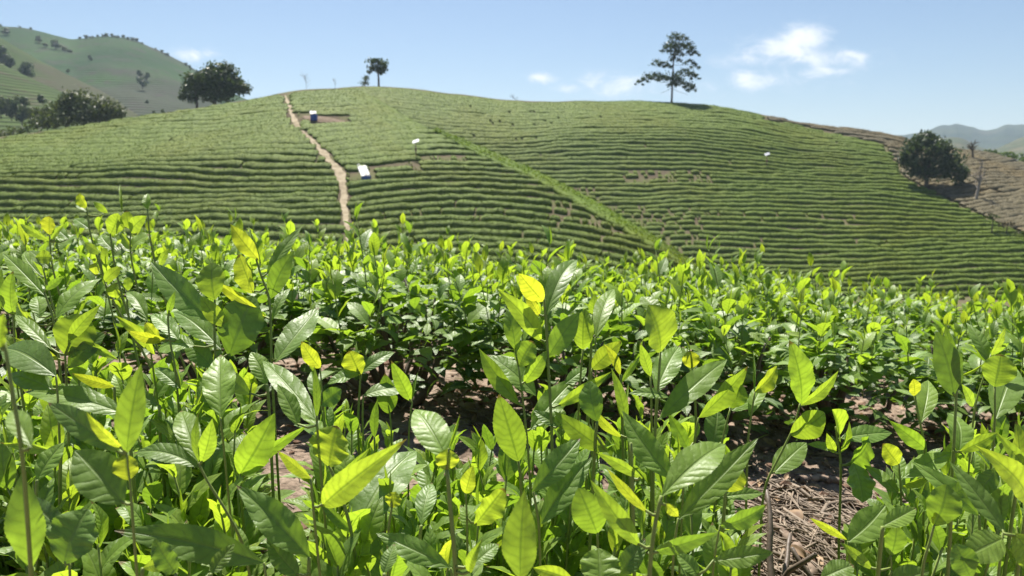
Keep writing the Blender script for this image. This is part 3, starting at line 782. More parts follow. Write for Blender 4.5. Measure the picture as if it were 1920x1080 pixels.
def bare_tree(name, label, pts, d, seed, r=.1, material=None, bx=None):
    rg = np.random.default_rng(seed)
    p = at(*pts[0], d); base = V3(p[0], p[1], min(zworld(p[0], p[1]), p[2]) - .05)
    e = empty(name, base, label, 'bare tree')
    mb = MB(); P = [base] + [at(x, y, d) for x, y in pts[1:]]
    limb(mb, P, r, r * .35, 6); mb.obj('trunk', material or M_PALEBARK, e)
    mt = MB(); L = np.linalg.norm(P[-1] - P[0])
    for i in range(16):
        f = rg.uniform(.35, 1.0); k = f * (len(P) - 1); j = min(int(k), len(P) - 2)
        S = P[j] + (P[j + 1] - P[j]) * (k - j)
        dr = nrm(V3(rg.normal(0, 1), rg.normal(0, 1), rg.uniform(.5, 1.8)))
        E = S + dr * L * rg.uniform(.14, .34)
        limb(mt, [S, (S + E) / 2 + rg.normal(0, .04, 3) * L * .3, E], r * .45, r * .15, 5)
        for _ in range(3):
            g = S + (E - S) * rg.uniform(.4, 1); h = g + nrm(dr + rg.normal(0, .7, 3)) * L * rg.uniform(.06, .16)
            limb(mt, [g, h], r * .2, r * .1, 4)
    mt.obj('branches', material or M_PALEBARK, e)
    return e
bare_tree('bare_tree', 'leafless pale tree standing below the big bushy tree', [(1828, 385), (1832, 362), (1838, 338), (1837, 322)], 92, 41, .20)
bare_tree('bare_tree', 'leafless brown tree right behind the big bushy tree', [(1824, 312), (1824, 290), (1823, 272)], 112, 42, .2, M_BARK)
bare_tree('bare_sapling', 'thin leafless sapling on the crest, the taller one left of the summit', [(575, 166), (574, 155), (571, 143)], 112, 43, .035)
bare_tree('bare_sapling', 'tiny leafless sapling on the crest, nearest the summit shrub', [(629, 164), (628, 156), (625, 149)], 114, 44, .03)
bare_tree('dry_stalk', 'dry leaning stalk on the saddle of the crest', [(975, 190), (966, 186), (956, 180)], 126, 45, .035, M_BARK)
for i, (x, y, rx, ry, lb) in enumerate([(1880, 291, 26, 9, 'bright green shrubs behind the brown slope, wide middle one'), (1905, 297, 24, 10, 'bright green shrub behind the brown slope at the right edge'), (1857, 284, 12, 6, 'bright green shrub behind the brown slope, small leftmost one')]):
    tree('slope_shrub', lb, 'shrub', (x, y + 18), [(x, y + 6), (x, y)], 135, [(x, y, rx, ry), (x - rx * .5, y + 2, rx * .5, ry), (x + rx * .4, y + 4, rx * .6, ry)], M_SHRUB, 60, .3, (.1, .05), 60 + i, group='shrubs behind the brown slope')
for i, (x, y, rx, ry, lb) in enumerate([(1888, 420, 15, 7, 'grey brown scrub bush at the foot of the brown slope'), (1862, 405, 12, 5, 'low dark scrub just uphill of the grey brown bush'), (1912, 437, 12, 6, 'low scrub at the right edge below the grey brown bush')]):
    tree('scrub_bush', lb, 'shrub', (x, y + 8), [(x, y + 3), (x, y - 2)], 80, [(x, y, rx, ry), (x - rx * .6, y + 2, rx * .6, ry * .8)], M_PRUNED if i == 0 else M_TREE2, 90, .16, (.06, .03), 70 + i, group='scrub at the foot of the brown slope')

# distant trees on the far hills: one modelled tree, copied
def proto_tree(seed, fol):
    mb = MB(); limb(mb, [V3(0, 0, -.1), V3(.02, 0, .3), V3(0, .02, .6)], .04, .015, 6)
    mt = mb.mesh('trunk', M_BARK)
    rg = np.random.default_rng(seed); mc = MB()
    for k in range(9):
        c = V3(rg.normal(0, .2), rg.normal(0, .2), rg.uniform(.3, .82)); r = rg.uniform(.16, .28)
        n = 60
        u = rg.normal(0, 1, (n, 3)); u /= np.linalg.norm(u, axis=1)[:, None]
        P = c + u * r * rg.uniform(.6, 1.1, (n, 1))
        t1 = np.cross(u, rg.normal(0, 1, (n, 3))); t1 /= np.linalg.norm(t1, axis=1)[:, None]; t2 = np.cross(u, t1)
        s = rg.uniform(.05, .11, (n, 1))
        q4 = np.stack([P - t1 * s, P - t2 * s * .6, P + t1 * s, P + t2 * s * .6], 1).reshape(-1, 3)
        A = np.tile([.5, .5, .5, 1], (n * 4, 1)); A[:, 1] = np.repeat(rg.random(n), 4)
        mc.put(q4, np.arange(n * 4).reshape(-1, 4), A)
    return mt, mc.mesh('crown', fol, False)
PROTO = [proto_tree(s, f) for s, f in ((1, M_TREE), (2, M_TREE), (3, M_TREE2))]
def far_tree(hill, x, y, hpx, label, group, k=0, wide=1.0):
    b = on_hill(hill, x, y) if isinstance(hill, str) else at(x, y, hill)
    h = hpx / F * b[1]
    e = empty('distant_tree', b, label, 'tree', group)
    e.scale = (h * wide, h * wide, h); e.rotation_euler = (0, 0, random.uniform(0, 6))
    for nm, me in zip(('trunk', 'crown'), PROTO[k % 3]):
        o = bpy.data.objects.new(nm, me); COL.objects.link(o); o.parent = e
    return e
GD = 'trees scattered over the hills at left'
for a in [('left_back', 10, 66, 13, 'tree at the left edge high on the farthest hill', 0, 1.5), ('left_back', 72, 80, 13, 'left tree of the cluster high on the farthest hill', 0, 1.1), ('left_back', 104, 93, 18, 'right and tallest tree of the cluster high on the farthest hill', 0, 1.1),
          ('left_back', 120, 96, 11, 'pale small tree just right of the high cluster', 2, 1.3), ('left_back', 84, 88, 9, 'small pale tree in the middle of the high cluster', 2, 1.3), ('left_back', 170, 115, 12, 'lone small tree in the middle of the farthest hill', 0, .8),
          ('left_back', 263, 144, 13, 'upper tree of the pair low on the farthest hill', 0, 1.1), ('left_back', 275, 150, 14, 'right tree of the pair low on the farthest hill', 0, 1.0), ('left_back', 267, 165, 20, 'lower big tree under the pair on the farthest hill', 0, 1.0),
          ('left_back', 275, 196, 9, 'small tree low at the right foot of the farthest hill', 0, 1.1), ('left_back', 130, 99, 8, 'tiny pale bush right of the high cluster', 2, 1.6),
          ('left_mid', 10, 125, 38, 'tall dark tree at the left edge on the middle slope', 0, .8), ('left_mid', 20, 130, 22, 'small tree right beside the tall dark tree at the left edge', 0, .9), ('left_mid', 54, 151, 33, 'dark round tree on the middle slope, right of the tall one', 0, .9), ('left_mid', 40, 138, 16, 'small tree touching the dark round tree on its left', 0, .9), ('left_mid', 127, 137, 8, 'tiny bush on the crest of the middle slope', 0, 1.1)]:
    far_tree(a[0], a[1], a[2], a[3], a[4], GD, a[5], a[6])
for i in range(15):
    x = 152 + i * 8 + random.uniform(-2, 2)
    y = float(y_from_q(HILLS['left_back'][0](tx_of(x, 70))))
    far_tree('left_back', x, y + 1.5, random.uniform(4, 8), 'small dark tree in the line along the far left crest', 'trees in line along the far crest', i, 1.5)
for i in range(14):
    x = random.choice([random.uniform(0, 110), random.uniform(290, 372)])
    y = float(y_from_q(HILLS['left_back'][0](tx_of(x, 80))))
    far_tree('left_back', x, y + 1.5, random.uniform(3, 5.5), 'tiny bush dotted along the outline of the far left hill', 'bushes along the far hill outline', i, 1.4)
gl = ['tallest pale green tree of the grove in the lower left valley', 'dark tree in the lower left grove beside the tallest pale one', 'dark tree at the bottom of the lower left grove', 'rounded tree at the right end of the lower left grove', 'small tree above the olive clump, right of the lower left grove', 'dark tree at the left edge of the lower left grove', 'pale tree in the middle of the lower left grove', 'small dark tree between the grove and the olive clump']
for i, (x, y, h, k, wd) in enumerate([(12, 208, 38, 2, .8), (30, 212, 30, 0, .8), (42, 226, 28, 0, 1.0), (56, 215, 24, 2, 1.0), (80, 190, 18, 0, 1.1), (2, 214, 34, 0, .8), (22, 218, 26, 2, .8), (48, 196, 20, 0, 1.1)]):
    far_tree(165., x, y + 6, h, gl[i], 'trees of the lower left grove', k, wd)
for i, (x, y) in enumerate([(290, 213), (306, 211)]):
    far_tree(150., x, y + 4, 10, ['small dark tree peeping over the slope, left of two near the crest pair', 'small dark tree peeping over the slope, right of two near the crest pair'][i], 'small trees peeping over the left slope', 0, .9)

# ------------------------------------------------------------------ things standing on the slope
def frame_at(x, y, fn):
    X, Y = fn(x, y); return V3(float(X), float(Y), float(zworld(X, Y)))
def blue_bin(x, y, wpx, hb, hp, label, fn, lean):
    b = frame_at(x, y, fn); s = wpx / F * b[1] / 2
    e = empty('field_tank', b, label, 'tank', 'blue tanks with white covers')
    m = MB(); box(m, b + V3(0, 0, hb / 2), (s, 0, 0), (0, s * .8, 0), (0, 0, hb / 2), 0, .08); m.obj('tank', M_BLUE, e, False)
    m = MB(); L = hp
    up = nrm(V3(lean, .75, .62)); c = b + V3(0, -s * .75, hb) + up * L / 2; sx = nrm(np.cross(up, V3(0, -.5, .9)))
    nn = np.cross(sx, up)
    box(m, c, sx * s * 1.02, up * L / 2, nn * .03, 0, .1)
    for k in range(7):
        o = -s * .9 + k * s * .3
        limb(m, [c + sx * o - up * L * .49 + nn * .035, c + sx * o + up * L * .49 + nn * .035], .025, .025, 5)
    cv = m.obj('cover', M_WHITE, e, False)
    m = MB(); box(m, c + sx * s * .15 + nn * .055, sx * s * .12, up * L * .42, nn * .012, 0, .1); box(m, c + sx * s * .6 + nn * .055, sx * s * .08, up * L * .36, nn * .012, 0, .1)
    m.obj('rust_streak', M_RUST, cv, False)
    m = MB(); t0 = c + up * L / 2 - sx * s * .9
    limb(m, [t0, t0 + up * L * .2, t0 + up * L * .24 + sx * s * .5, t0 + sx * s * .7], .03, .03, 5); m.obj('handle', M_WHITE, e)
    m = MB()
    for sg in (-1, 1):
        a = b + V3(sg * s * .8, s * .7, hb * .9); limb(m, [a, c + up * L * .35 + sx * sg * s * .8], .03, .03, 5)
    m.obj('strut', M_POST, e)
blue_bin(687, 341, 16, .5, 1.55, 'blue tank under a long tilted white cover beside the footpath', on_left, -.38)
blue_bin(589, 226, 11, .7, .55, 'blue tank under a small white cover on the bare patch near the crest', on_left, -.3)
def lamp_post(x, y, hpx, label, fn):
    b = frame_at(x, y, fn); h = hpx / F * b[1]
    e = empty('solar_lamp_post', b, label, 'post', 'solar panel posts among the tea rows')
    m = MB(); limb(m, [b - V3(0, 0, .2), b + V3(0, 0, h)], .055, .045, 8); m.obj('post', M_POST, e)
    m = MB(); t_ = b + V3(0, 0, h + .12); ux = nrm(V3(1, .2, .35)); uy = nrm(V3(-.1, .8, .55)); nn = np.cross(ux, uy)
    box(m, t_, ux * .36, uy * .27, nn * .03, 0, .1); m.obj('panel', M_PANEL, e, False)
    m = MB(); box(m, b + V3(0, -.05, h * .55), (.09, 0, 0), (0, .08, 0), (0, 0, .16), 0, .15); m.obj('trap_box', M_POST, e, False)
lamp_post(780, 298, 30, 'white tilted panel on a rusty post above the spur rows', on_left)
lamp_post(1437, 316, 24, 'white tilted panel on a thin post amid the right hill rows', on_right)

# ------------------------------------------------------------------ tea leaves
def leaf(mb, P0, a, n, L, W, age, rg, nl=12, nw=6, curl=.10, fold=.18, tipc=.0, shape=None, rnd=None):
    """one leaf blade: midrib crease, arching length, wavy margin, fine teeth, pointed tip and short stalk"""
    a = nrm(a); n = nrm(n - a * (n @ a)); wd = np.cross(n, a)
    asp = W / L
    t_ = np.linspace(0, 1, nl + 1)
    ex = .88 if shape is None else shape
    b_ = .95 if asp < .42 else (.78 if asp < .6 else .62)
    prof = np.sin(np.pi * np.clip(t_, 0, 1) ** ex) ** b_
    prof = prof * (1 - .16 * t_ ** 5)
    prof[0] = .035; prof[-1] = .02
    if nl > 16:
        tooth = np.where(np.arange(nl + 1) % 2 == 0, 1.0, .962); edge = prof * tooth
    else: edge = prof
    s = np.linspace(-1, 1, nw + 1)
    c = curl * L * (4 * t_ * (1 - t_)) - tipc * L * t_ ** 3
    side = rg.normal(0, .02) * L
    ph = rg.uniform(0, 6); wav = rg.uniform(.02, .06) * W; fr = rg.uniform(2.2, 3.6)
    pf = prof[:, None] * np.ones_like(s)[None, :]
    pf[:, 0] = edge; pf[:, -1] = edge
    x = W / 2 * pf * s[None, :]
    h = c[:, None] + fold * np.abs(x) * (1 - .25 * np.abs(s)[None, :]) + wav * np.sin(t_[:, None] * 2 * np.pi * fr + ph + (s[None, :] > 0) * 2.1) * np.abs(s)[None, :] ** 2 * prof[:, None]
    xc = np.cos(fold) * x + side * np.sin(np.pi * t_)[:, None]
    V = P0 + a * (L * t_)[:, None, None] + wd * xc[:, :, None] + n * h[:, :, None]
    k = nw + 1
    i_ = np.arange(nl)[:, None] * k + np.arange(nw)[None, :]
    Q = np.stack([i_, i_ + k, i_ + k + 1, i_ + 1], -1).reshape(-1, 4)
    A = np.ones(((nl + 1) * k, 4)); A[:, 0] = np.clip(age, 0, 1); A[:, 1] = rg.random() if rnd is None else rnd; A[:, 2] = rg.random()
    U = np.stack([np.tile((s + 1) / 2, nl + 1), np.repeat(t_, k)], -1)
    mb.put(V.reshape(-1, 3), Q, A, U)
UP = V3(0, 0, 1)
GREEN = np.array([.2, .5, .5, 1.]); WOODY = np.array([1., .5, .5, 1.])
def rand_leaf(mb, P, az, el, L, W, age, rg, nl, nw, roll=0.0, **kw):
    a = V3(math.cos(az) * math.cos(el), math.sin(az) * math.cos(el), math.sin(el))
    wd = nrm(np.cross(UP, a)); n = np.cross(a, wd)
    n = n * math.cos(roll) + wd * math.sin(roll)
    leaf(mb, P, a, n, L, W, age, rg, nl, nw, curl=rg.uniform(.02, .14), fold=rg.uniform(.05, .4), tipc=rg.uniform(-.02, .18), shape=rg.uniform(.78, 1.05), **kw)
def gen_shoot(rg, h, nleaf, nl, nw, size=1.0, agemax=.8, agemin=.0, lean=None):
    """one upright shoot: stem and leaves as two mesh builders around the origin"""
    ms, ml = MB(), MB()
    az = rg.uniform(0, 6.28); ln = rg.uniform(.02, .28) if lean is None else lean
    dr = nrm(V3(math.cos(az) * ln, math.sin(az) * ln, 1))
    k = 6; f = np.linspace(0, 1, k)
    bend = V3(rg.normal(0, .05), rg.normal(0, .05), 0)
    P = dr * h * f[:, None] + bend * h * (f * (1 - f))[:, None] * 2
    tube(ms, P, np.linspace(.0017, .0010, k), 6 if nl > 8 else 4, GREEN)
    a0 = rg.uniform(0, 6.28)
    for i in range(nleaf):
        g = i / max(nleaf - 1, 1)
        t_ = .14 + .84 * g
        p = np.array([np.interp(t_, f, P[:, j]) for j in range(3)])
        age = agemax + (agemin - agemax) * g ** .9 + rg.normal(0, .06)
        L = size * (.062 - .026 * g) * rg.uniform(.8, 1.25); W = L * rg.uniform(.36, .52)
        rand_leaf(ml, p, a0 + i * 2.4 + rg.normal(0, .3), R_(18 + 44 * g) + rg.normal(0, .22), L, W, age, rg, nl, nw, rg.normal(0, .25))
    b = P[-1]; a = nrm(dr + rg.normal(0, .12, 3)); side = nrm(np.cross(a, rg.normal(0, 1, 3)))
    leaf(ml, b - a * .002, a, side, size * rg.uniform(.02, .036), size * .006, max(agemin, .08), rg, nl, nw, fold=1.1, curl=.03)
    return ms, ml

# ------------------------------------------------------------------ hero shoots seen one by one in the photograph
# stems: (depth at top, radius in photo pixels, [(x, y) from the top down]);  leaves: x0 y0 (stalk) x1 y1 (tip) width kind
STEMS = [
 (.80, 4, [(83, 548), (92, 572), (104, 607)]), (.70, 4, [(122, 665), (124, 700)]), (.80, 4, [(25, 590), (27, 640)]),
 (1.25, 3, [(163, 388), (168, 440)]), (1.25, 3, [(93, 440), (96, 500)]), (1.15, 3.5, [(207, 438), (214, 500)]), (1.25, 3, [(277, 392), (280, 450)]), (1.15, 3, [(245, 430), (243, 480)]),
 (1.15, 3, [(80, 500), (90, 540)]), (1.0, 3, [(185, 478), (197, 530)]), (1.15, 3, [(300, 500), (305, 540)]),
 (.78, 4.5, [(403, 562), (402, 610), (403, 668)]), (.78, 4, [(480, 485), (490, 520), (508, 560), (508, 668)]), (.75, 3.5, [(318, 570), (314, 600), (320, 650), (330, 692)]),
 (.85, 3, [(275, 600), (280, 640)]), (.72, 3, [(600, 690), (604, 730)]), (.56, 5, [(594, 790), (598, 840)]),
 (.42, 5, [(238, 850), (245, 910), (250, 995)]), (.52, 5, [(372, 868), (390, 905), (420, 950), (465, 1032)]), (.50, 5, [(583, 897), (588, 960)]),
 (.56, 6, [(617, 873), (636, 915), (665, 1012)]), (.58, 4, [(413, 783), (418, 820)]), (.34, 7, [(8, 640), (24, 740), (45, 860)]),
 (.52, 5, [(735, 950), (726, 1000)]), (.80, 4, [(676, 703), (674, 740), (670, 800)]), (.78, 3.5, [(681, 742), (679, 790)]), (.80, 3, [(728, 752), (734, 800)]), (.78, 3, [(773, 755), (766, 800)]), (.72, 4, [(702, 820), (703, 850)]),
 (.48, 8, [(838, 880), (845, 960), (856, 1072)]), (.56, 4, [(873, 925), (876, 970)]), (.60, 5, [(972, 865), (977, 905)]), (.42, 6, [(977, 1080), (978, 1100)]),
 (.70, 5, [(1020, 560), (1026, 640), (1030, 720), (1036, 835)]), (.70, 4, [(972, 686), (982, 760), (993, 870)]), (.74, 4, [(1093, 655), (1086, 730)]), (.78, 3, [(1116, 632), (1118, 680)]),
 (.74, 3.5, [(1110, 690), (1106, 740)]), (.70, 5, [(1238, 660), (1233, 750), (1225, 850)]), (.70, 4, [(1220, 706), (1222, 780)]), (.78, 4, [(1297, 690), (1302, 730), (1306, 790)]), (.74, 4, [(1310, 783), (1300, 830)]), (.76, 4, [(1370, 765), (1352, 830)]),
 (.74, 4, [(1415, 735), (1407, 790), (1402, 822)]), (.76, 4, [(1500, 757), (1492, 790), (1482, 815), (1458, 862), (1430, 916)]), (.74, 4, [(1567, 800), (1572, 835), (1578, 872)]), (.72, 4, [(1685, 870), (1690, 920)]),
 (.74, 4, [(1715, 742), (1724, 790), (1736, 838)]), (.66, 5, [(1795, 700), (1792, 760), (1788, 845)]), (.68, 4, [(1865, 725), (1866, 805)]), (.72, 3, [(1858, 665), (1840, 720), (1826, 765)]),
 (.62, 5, [(1835, 965), (1838, 1000)]), (.56, 5, [(1752, 982), (1742, 1020), (1728, 1062)]), (.58, 4, [(1590, 1015), (1594, 1050)]), (.58, 4, [(1670, 1040), (1672, 1070)]),
 (.52, 6, [(1183, 830), (1186, 900), (1188, 992)]), (.46, 8, [(1240, 930), (1226, 990), (1216, 1082)]), (.50, 5, [(1272, 972), (1262, 1030)]), (.54, 5, [(1120, 998), (1122, 1040)]), (.56, 5, [(1000, 922), (1012, 985)]), (.50, 4, [(1350, 985), (1338, 1050)]),
 (.66, 4, [(1175, 790), (1180, 830)]), (.60, 4, [(1283, 880), (1280, 930)]), (.46, 5, [(1880, 1000), (1872, 1080)]), (.42, 6, [(60, 1060), (62, 1090)]), (.48, 5, [(130, 1055), (132, 1090)]), (.50, 5, [(495, 1055), (500, 1090)]),
 (.66, 4, [(450, 890), (452, 930)]), (.60, 4, [(668, 1000), (670, 1040)]), (.50, 5, [(845, 1065), (850, 1100)]), (.66, 4, [(105, 705), (110, 760)]),
]
LEAVES = """
83 553 5 475 30 m|85 545 120 517 14 t|105 598 190 522 30 G|122 665 160 590 74 T|128 640 190 570 25 T|112 675 27 633 20 Y|150 640 222 675 18 T|128 690 200 622 40 D|97 655 28 590 24 G|105 705 3 655 60 G
25 590 25 508 30 t|3 580 3 505 24 t|75 612 35 568 26 T|2 655 8 588 28 T|75 597 68 556 30 G
163 390 147 363 19 Y|165 398 143 385 12 G|93 440 93 405 24 Y|94 452 38 420 15 T|96 450 122 420 12 T|207 440 222 400 32 T|245 430 238 395 24 T|245 436 275 405 26 T|277 392 277 363 15 m|230 400 225 345 9 m|202 400 174 378 13 T|66 483 98 483 27 T|188 475 158 455 17 T|250 467 228 438 15 T|180 515 180 493 18 Y|195 528 227 500 21 T|218 560 218 530 24 T|240 545 240 520 18 T|80 520 50 470 14 G|285 510 330 480 16 G|300 500 318 465 14 T|96 505 55 470 22 G|130 450 100 425 18 G|110 470 140 440 22 G|214 470 190 440 24 G|214 480 250 462 20 G|243 470 280 440 22 m|168 430 140 410 20 G
403 563 398 493 52 T|500 597 403 528 23 Y|395 602 282 490 52 d|430 615 375 553 32 T|430 668 475 555 80 D
485 487 432 420 32 Y|475 550 448 477 35 Y|508 560 552 470 38 t|500 515 567 424 22 m|481 485 466 423 7 m|515 680 598 576 46 G|510 600 545 540 16 G
315 590 329 545 13 t|277 600 237 548 26 G|335 637 282 588 32 G|415 655 325 585 42 G|365 648 297 655 34 G|400 690 345 640 40 D|290 665 213 590 22 T|312 637 240 620 20 Y|300 640 272 605 24 Y
600 690 565 640 28 Y|415 783 414 665 60 H|594 790 492 676 44 G|594 785 589 685 14 t|238 778 45 735 44 H|215 725 135 700 20 Y|237 850 265 682 52 t|228 850 90 755 46 D|230 840 162 772 20 Y|240 900 236 852 64 Y|375 877 250 850 36 G|373 866 372 775 15 t|372 868 340 770 46 H|378 868 398 785 34 T|450 890 515 775 62 t|452 885 580 795 22 t|583 897 520 845 22 Y
617 875 632 798 96 T|605 948 763 823 56 T|668 1000 780 845 86 G|735 952 742 922 40 Y|733 940 733 880 8 m|628 900 695 838 16 T|676 703 655 658 48 Y|676 700 742 660 24 G|676 700 614 720 22 G|675 695 668 640 9 m|681 742 782 733 28 G|728 775 722 700 40 t|770 752 733 676 30 t|773 752 784 697 9 m|702 820 708 748 17 t
838 862 778 768 62 H|838 882 836 842 46 Y|840 845 863 775 10 t|873 925 887 873 30 Y|890 985 945 915 50 T|972 865 935 740 58 t|976 1085 984 918 68 t|845 1065 705 1000 44 m|790 985 810 905 38 G|885 1060 935 1020 30 G|640 1060 650 980 44 D|880 1075 905 1010 22 T|720 1075 740 1020 28 G|664 1000 600 940 20 t
60 1065 40 888 64 t|232 945 140 845 84 D|120 1058 165 955 88 D|495 1055 215 995 64 d|268 1065 332 1045 26 T|580 1045 443 910 64 d|115 848 0 830 18 T|100 730 20 700 40 G|60 840 20 770 40 G|70 900 120 830 36 m|180 770 110 720 30 G|300 760 230 720 26 m|340 730 290 690 26 G|130 1000 60 930 40 D|330 1075 290 1010 40 D|395 1075 440 1020 30 m|560 1080 500 1010 40 D|560 800 520 720 34 m|600 760 640 730 34 D|500 720 470 660 36 m|470 740 420 690 30 D
1018 565 973 513 40 Y|1012 592 985 548 20 Y|1024 592 1083 487 40 G|1015 640 931 541 38 T|967 657 950 580 32 t|1026 672 1087 585 44 t|973 687 1000 640 46 t|983 718 1025 658 30 t|1093 655 1097 580 43 T|1118 632 1152 542 34 H|1112 590 1116 550 20 T|1113 570 1101 535 8 m|1110 692 1165 640 36 T|1163 702 1132 645 17 Y|1165 717 1202 665 12 t|1238 660 1215 572 64 T|1232 592 1203 556 30 H|1242 595 1258 530 9 m|1248 600 1261 565 9 t|1220 706 1200 643 21 T|1230 735 1275 648 48 H|1297 690 1293 657 35 Y|1300 700 1280 650 24 G|1295 660 1275 628 7 m|1235 788 1363 675 48 G|1310 783 1402 687 36 T|1370 765 1392 722 39 t|1372 770 1418 755 24 G|1255 745 1178 738 19 G|1005 742 912 665 42 G|975 760 898 653 34 t|995 806 1080 710 46 d|1045 762 1146 697 25 T|1120 790 1105 715 46 D|1140 847 1038 770 40 T|1167 820 1108 758 17 Y|1175 792 1146 690 21 t|1170 770 1178 718 10 m|1260 897 1167 770 52 d|998 922 1088 822 50 m|1205 897 1118 848 21 T|1290 842 1253 775 27 t|1283 882 1300 836 44 Y|1335 840 1345 770 46 D|1060 720 1100 690 24 G|1050 800 1000 770 22 D
1240 932 1360 833 64 H|1272 974 1421 822 52 m|1360 920 1392 880 36 Y|1200 1024 1107 900 40 T|1120 1000 1085 915 64 t|1215 962 1138 878 19 Y|1015 982 1110 858 52 d|1228 1036 1347 998 30 t|1125 1110 1122 1028 78 m|1075 1090 1000 1065 32 T|1247 945 1272 968 20 Y|1350 987 1438 945 34 t|1335 1052 1452 1035 40 m|1355 932 1433 925 24 G|1160 1080 1210 1010 40 D|1310 1080 1270 1040 30 m
1503 757 1480 638 47 t|1500 760 1572 695 21 T|1482 815 1546 774 50 T|1450 888 1512 830 46 G|1415 735 1457 686 29 Y|1414 740 1412 657 8 m|1405 780 1440 720 26 H|1573 817 1560 768 27 T|1576 822 1673 812 34 G|1592 870 1630 818 48 t|1600 868 1618 942 74 D|1570 845 1512 833 15 G|1566 850 1550 812 17 T|1575 850 1592 790 12 T
1685 870 1655 832 36 Y|1688 905 1680 845 26 G|1685 927 1620 872 23 G|1736 842 1667 788 31 t|1715 742 1712 711 21 Y|1728 792 1740 713 36 H|1788 742 1755 622 50 V|1795 706 1772 605 19 t|1850 677 1812 605 24 m|1858 667 1885 613 12 T|1865 725 1877 664 58 T|1867 786 1905 690 56 H|1797 705 1846 680 9 T|1825 762 1803 720 17 T|1798 850 1782 775 40 G|1797 848 1872 810 24 T|1924 948 1828 835 47 T|1910 892 1904 790 30 T|1930 885 1868 810 25 T
1835 967 1708 865 36 m|1886 1002 1780 865 36 d|1690 897 1786 848 37 G|1690 913 1746 893 15 T|1590 1017 1660 948 56 m|1655 987 1718 953 36 m|1750 987 1775 908 60 t|1752 984 1758 956 36 Y|1670 1042 1681 985 37 t|1588 1012 1517 970 15 Y|1635 1067 1573 1015 19 T|1880 1010 1800 1050 60 m|1900 1000 1960 1070 60 T|1665 1085 1742 1072 42 m|1540 1085 1600 1060 40 G|1820 1085 1790 1020 50 t|1780 930 1830 900 30 D|1870 880 1830 930 36 D|1700 940 1740 920 26 D
"""
KIND = {  # normal elevation range, azimuth spread, age range, fold, curl
 'Y': ((-14, 14), 30, (.02, .16), (.12, .50), (.00, .12)), 'T': ((-12, 16), 34, (.18, .40), (.12, .50), (.00, .14)), 't': ((-8, 18), 28, (.42, .62), (.12, .45), (.00, .12)),
 'G': ((50, 68), 18, (.48, .70), (.05, .28), (.05, .14)), 'H': ((56, 68), 12, (.40, .60), (.05, .22), (.06, .16)), 'm': ((34, 52), 20, (.42, .62), (.08, .30), (.02, .12)),
 'd': ((30, 50), 20, (.52, .72), (.10, .34), (.02, .10)), 'D': ((12, 40), 25, (.62, .84), (.05, .25), (.02, .10)), 'V': ((-6, 4), 8, (.80, .85), (.05, .12), (.0, .05))}
hrg = np.random.default_rng(77)
BUSHES = [  # foreground bushes: photo x range, ground point (x, y), label
 (-200, 150, (-.52, .62), 'tea bush at the left edge of the foreground, topped by a broad heart-shaped yellow leaf'),
 (150, 345, (-.36, .62), 'foreground tea bush with the long arched shiny leaf, beside the left edge bush'),
 (345, 560, (-.26, .70), 'foreground tea bush with a round yellow leaf and the large dark folded leaf'),
 (560, 800, (-.14, .68), 'foreground tea bush with one large heart-shaped leaf in front, left of centre'),
 (800, 960, (-.05, .62), 'foreground tea bush with a thick stem and curved glossy leaf near centre'),
 (960, 1160, (.05, .68), 'tallest foreground tea bush in the centre, a cluster of upright pointed shoots'),
 (1160, 1400, (.17, .68), 'foreground tea bush with a big oval glowing leaf atop a bare stem'),
 (1400, 1540, (.33, .86), 'sparse foreground tea bush with three slim shoots above open soil'),
 (1540, 1690, (.40, .74), 'small foreground tea bush with a nearly black hanging leaf beside the open soil'),
 (1690, 2200, (.50, .70), 'dense foreground tea bush at the right edge with a round leaf before a white-green one')]
broot = []
for (a, b, (gx, gy), lb) in BUSHES:
    broot.append(empty('tea_bush', V3(gx, gy, float(gz(gx, gy))), lb, 'tea bush', 'tea bushes of the nearest row'))
def bush_of(x):
    for i, B in enumerate(BUSHES):
        if B[0] <= x < B[1]: return i
    return 0 if x < 0 else len(BUSHES) - 1
def stem_world(d, pts):
    P = [at(x, y, d) for x, y in pts]
    e = P[-1]
    bi = bush_of(pts[-1][0]); g = ORIGIN[broot[bi].name]
    gx, gy = e[0] * .55 + g[0] * .45, e[1] * .55 + max(g[1], e[1]) * .45 + .02
    G = V3(gx, gy, float(gz(gx, gy)))
    for f in (.3, .6, 1.0):
        q = e * (1 - f) + G * f; q[2] = e[2] * (1 - f) + G[2] * f
        q[:2] = e[:2] + (G[:2] - e[:2]) * f ** 1.6
        P.append(q)
    return np.array(P)
stems = []
for (d, rpx, pts) in STEMS:
    stems.append(dict(P=stem_world(d, pts), pts=np.array(pts, float), d=d, r=rpx / F * d / 2 * 1.15, leaves=MB(), x=pts[0][0], bi=bush_of(pts[-1][0])))
def near_stem(x, y):
    best = (1e9, None, None)
    for i, s in enumerate(stems):
        p = s['pts']
        for j in range(len(p) - 1):
            ab = p[j + 1] - p[j]; t_ = np.clip(((x - p[j][0]) * ab[0] + (y - p[j][1]) * ab[1]) / (ab @ ab), 0, 1)
            c = p[j] + ab * t_; dd = math.hypot(x - c[0], y - c[1])
            if dd < best[0]: best = (dd, i, c)
    return best
